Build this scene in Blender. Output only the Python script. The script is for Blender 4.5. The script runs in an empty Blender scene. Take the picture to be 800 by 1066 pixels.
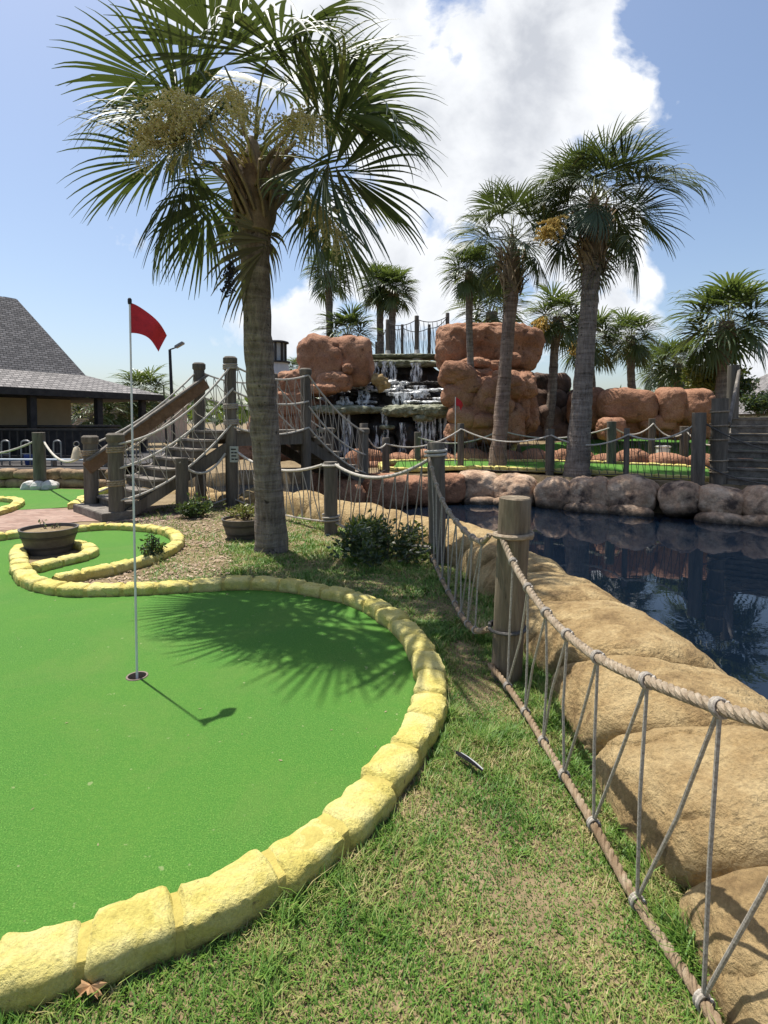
import bpy, bmesh, math, random
import numpy as np
from mathutils import Vector, Matrix, noise

random.seed(7)
R = math.radians
SC = bpy.context.scene
COL = SC.collection

# ------------------------------------------------------------------ camera
FPX, EYE, PITCH = 580.0, 1.6, R(2.5)
CY = 440 + FPX * math.tan(PITCH)          # row of the optical axis (800x1066 frame)
cam = bpy.data.cameras.new('camera')
cam.sensor_fit = 'VERTICAL'
cam.sensor_height = 24
cam.lens = FPX / 1066 * 24
cam.shift_y = -(533 - CY) / 1066
cam.clip_start, cam.clip_end = 0.05, 3000
camo = bpy.data.objects.new('camera', cam)
COL.objects.link(camo)
camo.location = (0, 0, EYE)
camo.rotation_euler = (math.pi / 2 - PITCH, 0, 0)
SC.camera = camo


def ray(px, py):
    u = -(py - CY) / FPX
    return (px - 400) / FPX, math.cos(PITCH) + u * math.sin(PITCH), -math.sin(PITCH) + u * math.cos(PITCH)


def G(px, py, z=0.0):
    x, y, w = ray(px, py)
    t = (z - EYE) / w
    return Vector((x * t, y * t, z))


def P(px, py, Y):
    x, y, w = ray(px, py)
    t = Y / y
    return Vector((x * t, Y, EYE + w * t))


# ------------------------------------------------------------------ mesh helper
class MB:
    def __init__(s):
        s.v, s.f, s.m = [], [], []

    def add(s, vs, fs, mi=0):
        b = len(s.v)
        s.v.extend([tuple(a) for a in vs])
        s.f.extend([tuple(b + i for i in f) for f in fs])
        s.m.extend([mi] * len(fs))

    def box(s, c, d, rot=0.0, mi=0, mat=None, bev=0.0):
        c = Vector(c)
        hx, hy, hz = d[0] / 2, d[1] / 2, d[2] / 2
        M = mat if mat is not None else Matrix.Rotation(rot, 3, 'Z')
        if bev <= 0:
            vs = [c + M @ Vector((x * hx, y * hy, z * hz)) for x in (-1, 1) for y in (-1, 1) for z in (-1, 1)]
            fs = [(0, 1, 3, 2), (4, 6, 7, 5), (0, 4, 5, 1), (2, 3, 7, 6), (0, 2, 6, 4), (1, 5, 7, 3)]
            s.add(vs, fs, mi)
            return
        bm = bmesh.new()
        bmesh.ops.create_cube(bm, size=1)
        for v in bm.verts:
            v.co = Vector((v.co.x * d[0], v.co.y * d[1], v.co.z * d[2]))
        bmesh.ops.bevel(bm, geom=list(bm.edges), offset=bev, segments=2, affect='EDGES')
        bm.verts.index_update()
        s.add([c + M @ v.co for v in bm.verts], [[v.index for v in f.verts] for f in bm.faces], mi)
        bm.free()

    def beam(s, a, b, w, h, mi=0, bev=0.0):
        a, b = Vector(a), Vector(b)
        d = (b - a)
        L = d.length
        x = d.normalized()
        y = Vector((0, 0, 1)).cross(x)
        if y.length < 1e-4:
            y = Vector((0, 1, 0))
        y.normalize()
        z = x.cross(y)
        M = Matrix((x, y, z)).transposed()
        s.box((a + b) / 2, (L, w, h), mat=M, mi=mi, bev=bev)

    def tube(s, pts, rad, n=8, mi=0, cap=True, wob=0.0, flat=1.0):
        pts = [Vector(p) for p in pts]
        m = len(pts)
        rs = rad if isinstance(rad, (list, tuple)) else [rad] * m
        t0 = (pts[1] - pts[0]).normalized()
        up = Vector((0, 0, 1)) if abs(t0.z) < 0.9 else Vector((1, 0, 0))
        u = t0.cross(up).normalized()
        vs, fs = [], []
        for i, p in enumerate(pts):
            t = (pts[min(i + 1, m - 1)] - pts[max(i - 1, 0)])
            t = t.normalized() if t.length > 1e-9 else t0
            u = (u - t * u.dot(t))
            u = u.normalized() if u.length > 1e-6 else t.orthogonal().normalized()
            w = t.cross(u)
            for k in range(n):
                a = 2 * math.pi * k / n
                q = p + (u * math.cos(a) + w * math.sin(a) * flat) * rs[i]
                if wob:
                    q += (q - p) * wob * noise.noise(q * 6)
                vs.append(q)
        for i in range(m - 1):
            for k in range(n):
                fs.append((i * n + k, i * n + (k + 1) % n, (i + 1) * n + (k + 1) % n, (i + 1) * n + k))
        if cap:
            fs.append(tuple(range(n))[::-1])
            fs.append(tuple((m - 1) * n + k for k in range(n)))
        s.add(vs, fs, mi)

    def lathe(s, c, prof, n=24, mi=0):
        c = Vector(c)
        vs, fs = [], []
        for r, z in prof:
            for k in range(n):
                a = 2 * math.pi * k / n
                vs.append(c + Vector((r * math.cos(a), r * math.sin(a), z)))
        for i in range(len(prof) - 1):
            for k in range(n):
                fs.append((i * n + k, i * n + (k + 1) % n, (i + 1) * n + (k + 1) % n, (i + 1) * n + k))
        fs.append(tuple(range(n))[::-1])
        fs.append(tuple((len(prof) - 1) * n + k for k in range(n)))
        s.add(vs, fs, mi)

    def rope(s, pts, r, pitch, n=6, mi=0, step=0.012):
        """three twisted strands along a path"""
        pts = [Vector(p) for p in pts]
        ds = [0]
        for a, b in zip(pts, pts[1:]):
            ds.append(ds[-1] + (b - a).length)
        L = ds[-1]
        m = max(8, int(L / step))
        cl = []
        j = 0
        for i in range(m + 1):
            d = L * i / m
            while j < len(pts) - 2 and ds[j + 1] < d:
                j += 1
            t = (d - ds[j]) / max(1e-9, ds[j + 1] - ds[j])
            cl.append(pts[j].lerp(pts[j + 1], t))
        u = None
        for q in range(3):
            path = []
            u = None
            for i, p in enumerate(cl):
                t = (cl[min(i + 1, m)] - cl[max(i - 1, 0)]).normalized()
                if u is None:
                    u = t.orthogonal().normalized()
                u = (u - t * u.dot(t)).normalized()
                w = t.cross(u)
                a = 2 * math.pi * (L * i / m / pitch + q / 3)
                path.append(p + (u * math.cos(a) + w * math.sin(a)) * r * 0.52)
            s.tube(path, r * 0.58, n, mi)

    def build(s, name, mat, parent=None, smooth=True, origin=None):
        me = bpy.data.meshes.new(name)
        off = Vector((0, 0, 0))
        if parent is not None:
            off = world_loc(parent)
        elif origin is not None:
            off = Vector(origin)
        v = np.array(s.v, dtype=np.float64) - np.array(off)
        me.from_pydata(v.tolist(), [], s.f)
        mats = mat if isinstance(mat, (list, tuple)) else [mat]
        for m_ in mats:
            me.materials.append(m_)
        if len(mats) > 1:
            me.polygons.foreach_set('material_index', s.m)
        if smooth:
            me.polygons.foreach_set('use_smooth', [True] * len(me.polygons))
            try:
                me.set_sharp_from_angle(angle=R(40))
            except Exception:
                pass
        me.update()
        o = bpy.data.objects.new(name, me)
        COL.objects.link(o)
        if parent is not None:
            o.parent = parent
        elif origin is not None:
            o.location = origin
        return o


def world_loc(o):
    v = Vector((0, 0, 0))
    while o is not None:
        v += Vector(o.location)
        o = o.parent
    return v


def tag(o, label, cat, group=None):
    o['label'] = label
    o['category'] = cat
    if group:
        o['group'] = group
    return o


def thing(name, label, cat, loc=(0, 0, 0), group=None):
    o = bpy.data.objects.new(name, None)
    COL.objects.link(o)
    o.location = loc
    o.empty_display_size = 0.1
    return tag(o, label, cat, group)


def structure(o):
    o['kind'] = 'structure'
    return o


def stuff(o, label=None, cat=None):
    o['kind'] = 'stuff'
    if label:
        tag(o, label, cat)
    return o


# ------------------------------------------------------------------ materials
class NT:
    def __init__(s, tree):
        s.t = tree

    def n(s, typ, **kw):
        nd = s.t.nodes.new(typ)
        for k, v in kw.items():
            if k == 'ins':
                for a, b in v.items():
                    nd.inputs[a].default_value = b
            else:
                setattr(nd, k, v)
        return nd

    def l(s, a, b):
        s.t.links.new(a, b)

    def math(s, op, a, b=None, clamp=False):
        nd = s.n('ShaderNodeMath', operation=op, use_clamp=clamp)
        for i, x in enumerate((a, b)):
            if x is None:
                continue
            if isinstance(x, (int, float)):
                nd.inputs[i].default_value = x
            else:
                s.l(x, nd.inputs[i])
        return nd.outputs[0]

    def noise(s, vec, scale, detail=6, rough=0.6, dist=0.0):
        nd = s.n('ShaderNodeTexNoise', ins={'Scale': scale, 'Detail': detail, 'Roughness': rough, 'Distortion': dist})
        if vec is not None:
            s.l(vec, nd.inputs['Vector'])
        return nd.outputs[0]

    def ramp(s, fac, stops, interp='LINEAR'):
        nd = s.n('ShaderNodeValToRGB')
        cr = nd.color_ramp
        cr.interpolation = interp
        while len(cr.elements) < len(stops):
            cr.elements.new(0.5)
        for e, (p_, c) in zip(cr.elements, stops):
            e.position = p_
            e.color = (c, c, c, 1) if isinstance(c, (int, float)) else (*c, 1)
        s.l(fac, nd.inputs[0])
        return nd.outputs[0]

    def mix(s, fac, a, b, blend='MIX'):
        nd = s.n('ShaderNodeMix', data_type='RGBA', blend_type=blend)
        for i, x in ((0, fac), (6, a), (7, b)):
            if isinstance(x, (int, float)):
                nd.inputs[i].default_value = x
            elif isinstance(x, tuple):
                nd.inputs[i].default_value = (*x, 1)
            else:
                s.l(x, nd.inputs[i])
        return nd.outputs[2]


def new_mat(name):
    m = bpy.data.materials.new(name)
    m.use_nodes = True
    t = NT(m.node_tree)
    b = [x for x in m.node_tree.nodes if x.type == 'BSDF_PRINCIPLED'][0]
    return m, t, b


def coord(t, world=True):
    if world:
        return t.n('ShaderNodeNewGeometry').outputs['Position']
    return t.n('ShaderNodeTexCoord').outputs['Object']


def rmat(name, stops, scale=4, rough=0.85, bump=0.4, bscale=40, fine=None, world=True, dist=0.02, stretch=None,
         detail=8, spots=None, spec=0.3, stain=None):
    """noise coloured rough material; stops = colour ramp, spots = (scale, lo, hi, colour)"""
    m, t, b = new_mat(name)
    v = coord(t, world)
    if stretch:
        mp = t.n('ShaderNodeMapping')
        mp.inputs['Scale'].default_value = stretch
        t.l(v, mp.inputs[0])
        v = mp.outputs[0]
    c = t.ramp(t.noise(v, scale, detail, 0.65, 0.4), stops)
    if spots:
        sc, lo, hi, col = spots
        c = t.mix(t.ramp(t.noise(v, sc, 5, 0.6), [(lo, 0.0), (hi, 1.0)]), c, col)
    if fine:
        c = t.mix(fine, c, t.ramp(t.noise(v, bscale * 1.7, 4, 0.7), [(0.3, (0.25, 0.25, 0.25)), (0.7, (1, 1, 1))]), 'MULTIPLY')
    if stain:      # a band of dirt or algae below a height
        z0, z1, amt, col = stain
        sz = t.n('ShaderNodeSeparateXYZ')
        t.l(t.n('ShaderNodeNewGeometry').outputs['Position'], sz.inputs[0])
        zz = t.math('ADD', sz.outputs[2], t.math('MULTIPLY', t.math('SUBTRACT', t.noise(v, 9, 4, 0.6), 0.5), (z1 - z0) * 1.4))
        mr = t.n('ShaderNodeMapRange', ins={1: z0, 2: z1, 3: amt, 4: 0.0})
        t.l(zz, mr.inputs[0])
        c = t.mix(mr.outputs[0], c, col)
    t.l(c, b.inputs['Base Color'])
    b.inputs['Roughness'].default_value = rough
    b.inputs['Specular IOR Level'].default_value = spec
    if bump:
        bn = t.n('ShaderNodeBump', ins={'Strength': bump, 'Distance': dist})
        t.l(t.noise(v, bscale, 8, 0.65), bn.inputs['Height'])
        t.l(bn.outputs[0], b.inputs['Normal'])
    return m


M = {}
M['soil'] = rmat('soil', [(0.3, (0.15, 0.105, 0.06)), (0.5, (0.25, 0.185, 0.10)), (0.7, (0.34, 0.26, 0.15))], 3, 0.95, 0.6, 30, 0.6)
M['boulder_tan'] = rmat('tan_boulder', [(0.30, (0.22, 0.14, 0.06)), (0.46, (0.385, 0.265, 0.12)), (0.64, (0.53, 0.395, 0.20))], 4.2, 0.9, 1.0, 30,
                        0.5, spots=(5, 0.62, 0.72, (0.24, 0.155, 0.07)), dist=0.035, stain=(-0.40, -0.20, 0.85, (0.05, 0.045, 0.025)))
M['boulder_red'] = rmat('red_boulder', [(0.28, (0.20, 0.092, 0.052)), (0.5, (0.41, 0.205, 0.118)), (0.72, (0.56, 0.32, 0.20))], 1.1, 0.88, 1.0, 14,
                        0.6, spots=(4.5, 0.60, 0.72, (0.13, 0.065, 0.045)), dist=0.05)
M['boulder_brown'] = rmat('brown_boulder', [(0.30, (0.24, 0.15, 0.10)), (0.46, (0.50, 0.33, 0.215)), (0.66, (0.66, 0.50, 0.36))], 2.4, 0.85, 0.9, 14,
                          0.5, spots=(2.2, 0.52, 0.64, (0.10, 0.07, 0.055)), dist=0.04, stain=(-0.38, -0.15, 0.9, (0.035, 0.03, 0.022)))
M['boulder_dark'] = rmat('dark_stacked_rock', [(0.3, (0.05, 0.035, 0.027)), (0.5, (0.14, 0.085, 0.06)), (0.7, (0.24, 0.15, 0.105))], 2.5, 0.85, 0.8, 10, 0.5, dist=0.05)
M['wet_rock'] = rmat('wet_black_rock', [(0.3, (0.008, 0.007, 0.006)), (0.55, (0.022, 0.018, 0.015)), (0.75, (0.05, 0.045, 0.03))], 3, 0.35, 1.0, 8, None, dist=0.06,
                     stretch=(1, 1, 0.35))
M['moss_rock'] = rmat('mossy_ledge', [(0.3, (0.07, 0.075, 0.04)), (0.5, (0.22, 0.23, 0.15)), (0.7, (0.42, 0.42, 0.33))], 5, 0.8, 0.8, 20, 0.5)
M['stone_wall'] = rmat('tan_wall_stone', [(0.3, (0.14, 0.095, 0.06)), (0.5, (0.32, 0.22, 0.13)), (0.7, (0.46, 0.34, 0.21))], 4, 0.9, 0.8, 18, 0.5)
M['mortar_dark'] = rmat('dark_mortar', [(0.3, (0.05, 0.035, 0.025)), (0.7, (0.10, 0.07, 0.05))], 6, 0.95, 0.5, 30)
M['kerb_yellow'] = rmat('yellow_kerb_paint', [(0.25, (0.43, 0.345, 0.075)), (0.42, (0.62, 0.525, 0.14)), (0.62, (0.70, 0.62, 0.245))], 6, 0.8, 1.0, 55,
                        0.4, spots=(30, 0.64, 0.72, (0.30, 0.22, 0.09)), dist=0.018, stain=(0.0, 0.045, 0.75, (0.17, 0.125, 0.065)))
M['kerb_mortar'] = rmat('yellow_painted_mortar', [(0.3, (0.32, 0.26, 0.065)), (0.7, (0.52, 0.43, 0.12))], 14, 0.8, 0.6, 60)
M['wood'] = rmat('weathered_grey_wood', [(0.3, (0.075, 0.064, 0.052)), (0.5, (0.145, 0.125, 0.10)), (0.72, (0.24, 0.21, 0.17))], 7, 0.85, 0.5, 24, 0.45,
                 stretch=(1, 1, 0.12))
M['wood_flat'] = rmat('weathered_plank_wood', [(0.3, (0.095, 0.084, 0.07)), (0.5, (0.19, 0.168, 0.142)), (0.72, (0.32, 0.285, 0.24))], 5, 0.85, 0.4, 24, 0.45)
M['wood_post'] = rmat('old_timber_post', [(0.28, (0.10, 0.078, 0.052)), (0.5, (0.23, 0.18, 0.12)), (0.72, (0.37, 0.305, 0.21))], 9, 0.85, 1.0, 36, 0.6,
                      stretch=(1, 1, 0.08), spots=(20, 0.64, 0.68, (0.05, 0.038, 0.026)))
M['wood_brown'] = rmat('brown_handrail_wood', [(0.3, (0.13, 0.075, 0.04)), (0.7, (0.27, 0.165, 0.095))], 6, 0.8, 0.4, 24, 0.4)
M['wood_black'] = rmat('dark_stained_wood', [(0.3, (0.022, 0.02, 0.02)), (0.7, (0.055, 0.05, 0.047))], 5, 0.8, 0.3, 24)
M['rope'] = rmat('weathered_rope', [(0.3, (0.19, 0.14, 0.09)), (0.5, (0.33, 0.26, 0.18)), (0.7, (0.48, 0.40, 0.30))], 30, 0.9, 0.8, 260, 0.4, dist=0.004)
M['rope_pale'] = rmat('sun_bleached_rope', [(0.3, (0.36, 0.33, 0.28)), (0.7, (0.58, 0.54, 0.47))], 20, 0.9, 0.4, 120)
M['rope_brown'] = rmat('brown_ground_rope', [(0.3, (0.17, 0.11, 0.06)), (0.5, (0.29, 0.21, 0.13)), (0.7, (0.42, 0.34, 0.24))], 12, 0.9, 0.8, 200, 0.4, dist=0.004)
M['cord'] = rmat('braided_cord', [(0.35, (0.22, 0.19, 0.155)), (0.65, (0.46, 0.42, 0.36))], 110, 0.9, 0.6, 220, dist=0.003)
M['cord_dark'] = rmat('old_dark_cord', [(0.35, (0.05, 0.047, 0.043)), (0.65, (0.12, 0.11, 0.10))], 40, 0.9, 0)


def trunk_mat(name, stops):
    m, t, b = new_mat(name)
    v = coord(t, False)

    def mp(sc):
        q = t.n('ShaderNodeMapping')
        q.inputs['Scale'].default_value = sc
        t.l(v, q.inputs[0])
        return q.outputs[0]
    rings = t.noise(mp((1.6, 1.6, 17)), 1.0, 5, 0.6, 0.6)
    cracks = t.noise(mp((26, 26, 3.5)), 1.0, 4, 0.65, 0.3)
    fine = t.noise(v, 45, 6, 0.7)
    big = t.noise(v, 3.0, 4, 0.6)
    h = t.math('ADD', t.math('ADD', t.math('MULTIPLY', rings, 0.9), t.math('MULTIPLY', cracks, 0.8)), t.math('MULTIPLY', fine, 0.35))
    c = t.ramp(t.math('ADD', t.math('MULTIPLY', h, 0.42), t.math('MULTIPLY', big, 0.12)), stops)
    pits = t.ramp(t.noise(v, 13, 3, 0.5), [(0.66, 0.0), (0.71, 0.85)])
    t.l(t.mix(pits, c, (0.035, 0.028, 0.023)), b.inputs['Base Color'])
    b.inputs['Roughness'].default_value = 0.95
    b.inputs['Specular IOR Level'].default_value = 0.2
    bn = t.n('ShaderNodeBump', ins={'Strength': 1.0, 'Distance': 0.045})
    t.l(h, bn.inputs['Height'])
    t.l(bn.outputs[0], b.inputs['Normal'])
    return m


M['trunk'] = trunk_mat('palm_trunk', [(0.34, (0.06, 0.048, 0.038)), (0.46, (0.185, 0.15, 0.122)), (0.60, (0.35, 0.295, 0.245))])
M['trunk_red'] = trunk_mat('reddish_palm_trunk', [(0.34, (0.07, 0.046, 0.034)), (0.46, (0.20, 0.14, 0.105)), (0.60, (0.34, 0.255, 0.20))])
M['boot'] = rmat('palm_leaf_base', [(0.3, (0.15, 0.10, 0.06)), (0.5, (0.27, 0.20, 0.125)), (0.7, (0.38, 0.30, 0.20))], 7, 0.85, 0.4, 30, 0.4, world=False)
M['petiole'] = rmat('palm_stalk', [(0.3, (0.13, 0.15, 0.05)), (0.7, (0.25, 0.25, 0.09))], 4, 0.6, 0.1, 20, world=False)
M['seed'] = rmat('palm_flower_stalks', [(0.3, (0.38, 0.32, 0.13)), (0.7, (0.60, 0.53, 0.26))], 12, 0.85, 0, world=False)
M['seed_gold'] = rmat('golden_palm_flowers', [(0.3, (0.42, 0.27, 0.06)), (0.7, (0.58, 0.42, 0.12))], 12, 0.85, 0, world=False)
M['berry'] = rmat('black_palm_berries', [(0.3, (0.018, 0.017, 0.016)), (0.7, (0.05, 0.045, 0.04))], 12, 0.6, 0, world=False)


def leaf_mat(name, cols, trans=0.25, rough=0.42):
    m, t, b = new_mat(name)
    g = t.n('ShaderNodeNewGeometry')
    oi = t.n('ShaderNodeObjectInfo')
    rnd = t.math('ADD', t.math('MULTIPLY', g.outputs['Random Per Island'], 0.7), t.math('MULTIPLY', oi.outputs['Random'], 0.3))
    c = t.ramp(rnd, cols)
    t.l(c, b.inputs['Base Color'])
    b.inputs['Roughness'].default_value = rough
    b.inputs['Specular IOR Level'].default_value = 0.5
    tr = t.n('ShaderNodeBsdfTranslucent')
    t.l(t.mix(0.6, c, (0.22, 0.30, 0.03)), tr.inputs[0])
    mx = t.n('ShaderNodeMixShader', ins={0: trans})
    t.l(b.outputs[0], mx.inputs[1])
    t.l(tr.outputs[0], mx.inputs[2])
    out = [x for x in m.node_tree.nodes if x.type == 'OUTPUT_MATERIAL'][0]
    t.l(mx.outputs[0], out.inputs[0])
    return m


M['frond'] = leaf_mat('palm_leaf', [(0.0, (0.036, 0.056, 0.028)), (0.5, (0.062, 0.090, 0.042)), (0.85, (0.10, 0.13, 0.062)), (0.97, (0.26, 0.23, 0.10))], 0.13, 0.52)
M['frond_far'] = leaf_mat('far_palm_leaf', [(0.0, (0.04, 0.062, 0.026)), (0.6, (0.075, 0.11, 0.045)), (1.0, (0.14, 0.17, 0.075))])
M['frond_dead'] = leaf_mat('dead_palm_leaf', [(0.0, (0.10, 0.085, 0.055)), (0.6, (0.17, 0.15, 0.09)), (1.0, (0.26, 0.22, 0.14))], 0.15, 0.7)
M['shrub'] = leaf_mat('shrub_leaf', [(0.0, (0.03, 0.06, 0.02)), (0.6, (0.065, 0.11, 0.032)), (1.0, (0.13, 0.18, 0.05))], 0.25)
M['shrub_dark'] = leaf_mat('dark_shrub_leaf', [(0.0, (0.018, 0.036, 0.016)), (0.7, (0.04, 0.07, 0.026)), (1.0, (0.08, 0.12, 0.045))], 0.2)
M['shrub_yellow'] = leaf_mat('yellow_green_leaf', [(0.0, (0.08, 0.10, 0.025)), (0.6, (0.20, 0.20, 0.045)), (1.0, (0.34, 0.27, 0.07))], 0.3)
M['twig'] = rmat('twig', [(0.3, (0.08, 0.06, 0.04)), (0.7, (0.16, 0.12, 0.08))], 8, 0.9, 0)


def grass_mat():
    m, t, b = new_mat('grass_blade')
    g = t.n('ShaderNodeNewGeometry')
    r = g.outputs['Random Per Island']
    pn = t.noise(g.outputs['Position'], 3.4, 6, 0.7)
    s = t.math('ADD', t.math('MULTIPLY', r, 0.42), t.math('MULTIPLY', pn, 1.9))
    c = t.ramp(t.math('MULTIPLY', s, 0.55), [(0.42, (0.048, 0.125, 0.013)), (0.58, (0.105, 0.225, 0.025)), (0.69, (0.19, 0.285, 0.05)), (0.78, (0.40, 0.34, 0.14)), (0.92, (0.56, 0.45, 0.24))])
    t.l(c, b.inputs['Base Color'])
    b.inputs['Roughness'].default_value = 0.55
    tr = t.n('ShaderNodeBsdfTranslucent')
    t.l(c, tr.inputs[0])
    mx = t.n('ShaderNodeMixShader', ins={0: 0.25})
    t.l(b.outputs[0], mx.inputs[1])
    t.l(tr.outputs[0], mx.inputs[2])
    out = [x for x in m.node_tree.nodes if x.type == 'OUTPUT_MATERIAL'][0]
    t.l(mx.outputs[0], out.inputs[0])
    return m


M['grass'] = grass_mat()


def turf_mat():
    m, t, b = new_mat('artificial_turf')
    v = coord(t)
    n1 = t.noise(v, 170, 3, 0.75)
    n2 = t.noise(v, 1.1, 4, 0.6)
    n3 = t.noise(v, 60, 2, 0.6)
    c = t.ramp(n1, [(0.30, (0.014, 0.050, 0.005)), (0.47, (0.055, 0.158, 0.024)), (0.60, (0.108, 0.25, 0.044)), (0.74, (0.28, 0.43, 0.14))])
    c = t.mix(t.ramp(n2, [(0.35, 0.0), (0.65, 0.5)]), c, (0.09, 0.205, 0.028))
    c = t.mix(t.ramp(n3, [(0.42, 0.35), (0.6, 0.0)]), c, (0.04, 0.15, 0.02))
    c = t.mix(t.ramp(t.noise(v, 0.9, 6, 0.7, 0.5), [(0.50, 0.0), (0.72, 0.35)]), c, (0.14, 0.19, 0.05))
    c = t.mix(t.ramp(t.noise(v, 22, 2, 0.5), [(0.72, 0.0), (0.76, 0.5)]), c, (0.30, 0.33, 0.16))
    t.l(c, b.inputs['Base Color'])
    b.inputs['Roughness'].default_value = 0.75
    b.inputs['Specular IOR Level'].default_value = 0.12
    bn = t.n('ShaderNodeBump', ins={'Strength': 0.9, 'Distance': 0.006})
    t.l(n1, bn.inputs['Height'])
    t.l(bn.outputs[0], b.inputs['Normal'])
    return m


M['turf'] = turf_mat()


def water_mat():
    m, t, b = new_mat('pond_water')
    v = coord(t)
    b.inputs['Base Color'].default_value = (0.003, 0.007, 0.014, 1)
    b.inputs['Roughness'].default_value = 0.012
    b.inputs['IOR'].default_value = 1.33
    b.inputs['Specular IOR Level'].default_value = 0.5
    mp = t.n('ShaderNodeMapping')
    mp.inputs['Scale'].default_value = (1.0, 1.4, 1)
    t.l(v, mp.inputs[0])
    bn = t.n('ShaderNodeBump', ins={'Strength': 0.013, 'Distance': 0.05})
    t.l(t.noise(mp.outputs[0], 3.2, 3, 0.5, 0.6), bn.inputs['Height'])
    t.l(bn.outputs[0], b.inputs['Normal'])
    return m


M['water'] = water_mat()


def foam_mat():
    m, t, b = new_mat('falling_water')
    v = coord(t)
    mp = t.n('ShaderNodeMapping')
    mp.inputs['Scale'].default_value = (7, 7, 1.1)
    t.l(v, mp.inputs[0])
    a = t.ramp(t.noise(mp.outputs[0], 1.6, 6, 0.7), [(0.44, 0.0), (0.62, 0.95)])
    b.inputs['Base Color'].default_value = (0.72, 0.75, 0.77, 1)
    b.inputs['Roughness'].default_value = 0.4
    t.l(a, b.inputs['Alpha'])
    return m


M['foam'] = foam_mat()


def foam_flat():
    m, t, b = new_mat('white_cascade_water')
    v = coord(t)
    c = t.ramp(t.noise(v, 5.0, 7, 0.75), [(0.36, (0.02, 0.019, 0.016)), (0.45, (0.35, 0.36, 0.35)), (0.54, (0.78, 0.80, 0.81))])
    t.l(c, b.inputs['Base Color'])
    b.inputs['Roughness'].default_value = 0.25
    return m


M['cascade'] = foam_flat()


def plain(name, col, rough=0.6, metal=0.0, var=0.12, scale=8, bump=0.05):
    lo = tuple(x * (1 - var) for x in col)
    hi = tuple(min(1, x * (1 + var)) for x in col)
    m = rmat(name, [(0.35, lo), (0.65, hi)], scale, rough, bump, 40, None, dist=0.004)
    m.node_tree.nodes['Principled BSDF'].inputs['Metallic'].default_value = metal
    return m


M['flag'] = plain('red_flag_cloth', (0.50, 0.025, 0.035), 0.7, var=0.2)
M['pole_white'] = plain('white_fibreglass', (0.62, 0.62, 0.60), 0.35)
M['metal_grey'] = plain('grey_metal', (0.22, 0.22, 0.22), 0.45, 0.6)
M['cup'] = plain('cup_plastic', (0.17, 0.13, 0.10), 0.6)
M['black'] = plain('black_paint', (0.02, 0.02, 0.022), 0.5)
M['planter'] = plain('brown_grey_planter', (0.085, 0.075, 0.068), 0.6, var=0.25)
M['planter_band'] = plain('planter_band', (0.045, 0.040, 0.038), 0.6)
M['white'] = plain('white_paint', (0.72, 0.71, 0.68), 0.6)
M['cream'] = plain('cream_shade', (0.58, 0.50, 0.36), 0.6)
M['sign'] = plain('aged_sign_board', (0.38, 0.40, 0.36), 0.6, var=0.2, scale=30)
M['feather'] = plain('black_feather', (0.012, 0.012, 0.014), 0.95, var=0.3)
M['feather'].node_tree.nodes['Principled BSDF'].inputs['Specular IOR Level'].default_value = 0.05
M['feather_shaft'] = plain('pale_feather_shaft', (0.45, 0.45, 0.45), 0.4)
M['straw'] = plain('dry_leaf', (0.36, 0.21, 0.10), 0.8, var=0.3, scale=40)
M['chip'] = plain('pink_stone_chip', (0.48, 0.33, 0.25), 0.85)
M['mulch'] = leaf_mat('mulch_chip', [(0.0, (0.16, 0.10, 0.065)), (0.5, (0.30, 0.21, 0.14)), (1.0, (0.46, 0.35, 0.25))], 0.0, 0.9)
M['wall_ochre'] = rmat('ochre_wall', [(0.3, (0.40, 0.335, 0.22)), (0.7, (0.46, 0.39, 0.26))], 3, 0.9, 0.15, 30)
M['red'] = plain('red_plastic', (0.45, 0.05, 0.03), 0.5)
M['blue'] = plain('blue_plastic', (0.03, 0.06, 0.22), 0.5)
M['concrete'] = rmat('white_concrete', [(0.3, (0.42, 0.40, 0.36)), (0.7, (0.62, 0.60, 0.56))], 8, 0.9, 0.4, 40)
M['tower'] = rmat('pale_tower_plaster', [(0.3, (0.40, 0.41, 0.43)), (0.7, (0.52, 0.52, 0.53))], 3, 0.8, 0.1, 20)
M['glass_dark'] = plain('lantern_glass', (0.45, 0.47, 0.48), 0.15)


def shingle_mat():
    m, t, b = new_mat('grey_shingles')
    v = coord(t)
    # courses run along height: brick pattern over (slope run, z)
    sx = t.n('ShaderNodeSeparateXYZ')
    t.l(v, sx.inputs[0])
    cx = t.n('ShaderNodeCombineXYZ')
    run = t.math('ADD', t.math('MULTIPLY', sx.outputs[0], 0.7), t.math('MULTIPLY', sx.outputs[1], 0.7))
    t.l(run, cx.inputs[0])
    t.l(sx.outputs[2], cx.inputs[1])
    br = t.n('ShaderNodeTexBrick', ins={'Scale': 1.0, 'Mortar Size': 0.012, 'Brick Width': 0.20, 'Row Height': 0.08,
                                        'Color1': (0.15, 0.143, 0.14, 1), 'Color2': (0.30, 0.285, 0.275, 1), 'Mortar': (0.05, 0.048, 0.048, 1)})
    t.l(cx.outputs[0], br.inputs[0])
    n = t.ramp(t.noise(v, 26, 4, 0.7), [(0.3, (0.55, 0.55, 0.55)), (0.7, (1.25, 1.22, 1.2))])
    t.l(t.mix(1.0, br.outputs[0], n, 'MULTIPLY'), b.inputs['Base Color'])
    b.inputs['Roughness'].default_value = 0.9
    bn = t.n('ShaderNodeBump', ins={'Strength': 0.6, 'Distance': 0.02})
    t.l(br.outputs[1], bn.inputs['Height'])
    bn.invert = True
    t.l(bn.outputs[0], b.inputs['Normal'])
    return m


M['shingle'] = shingle_mat()


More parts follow.
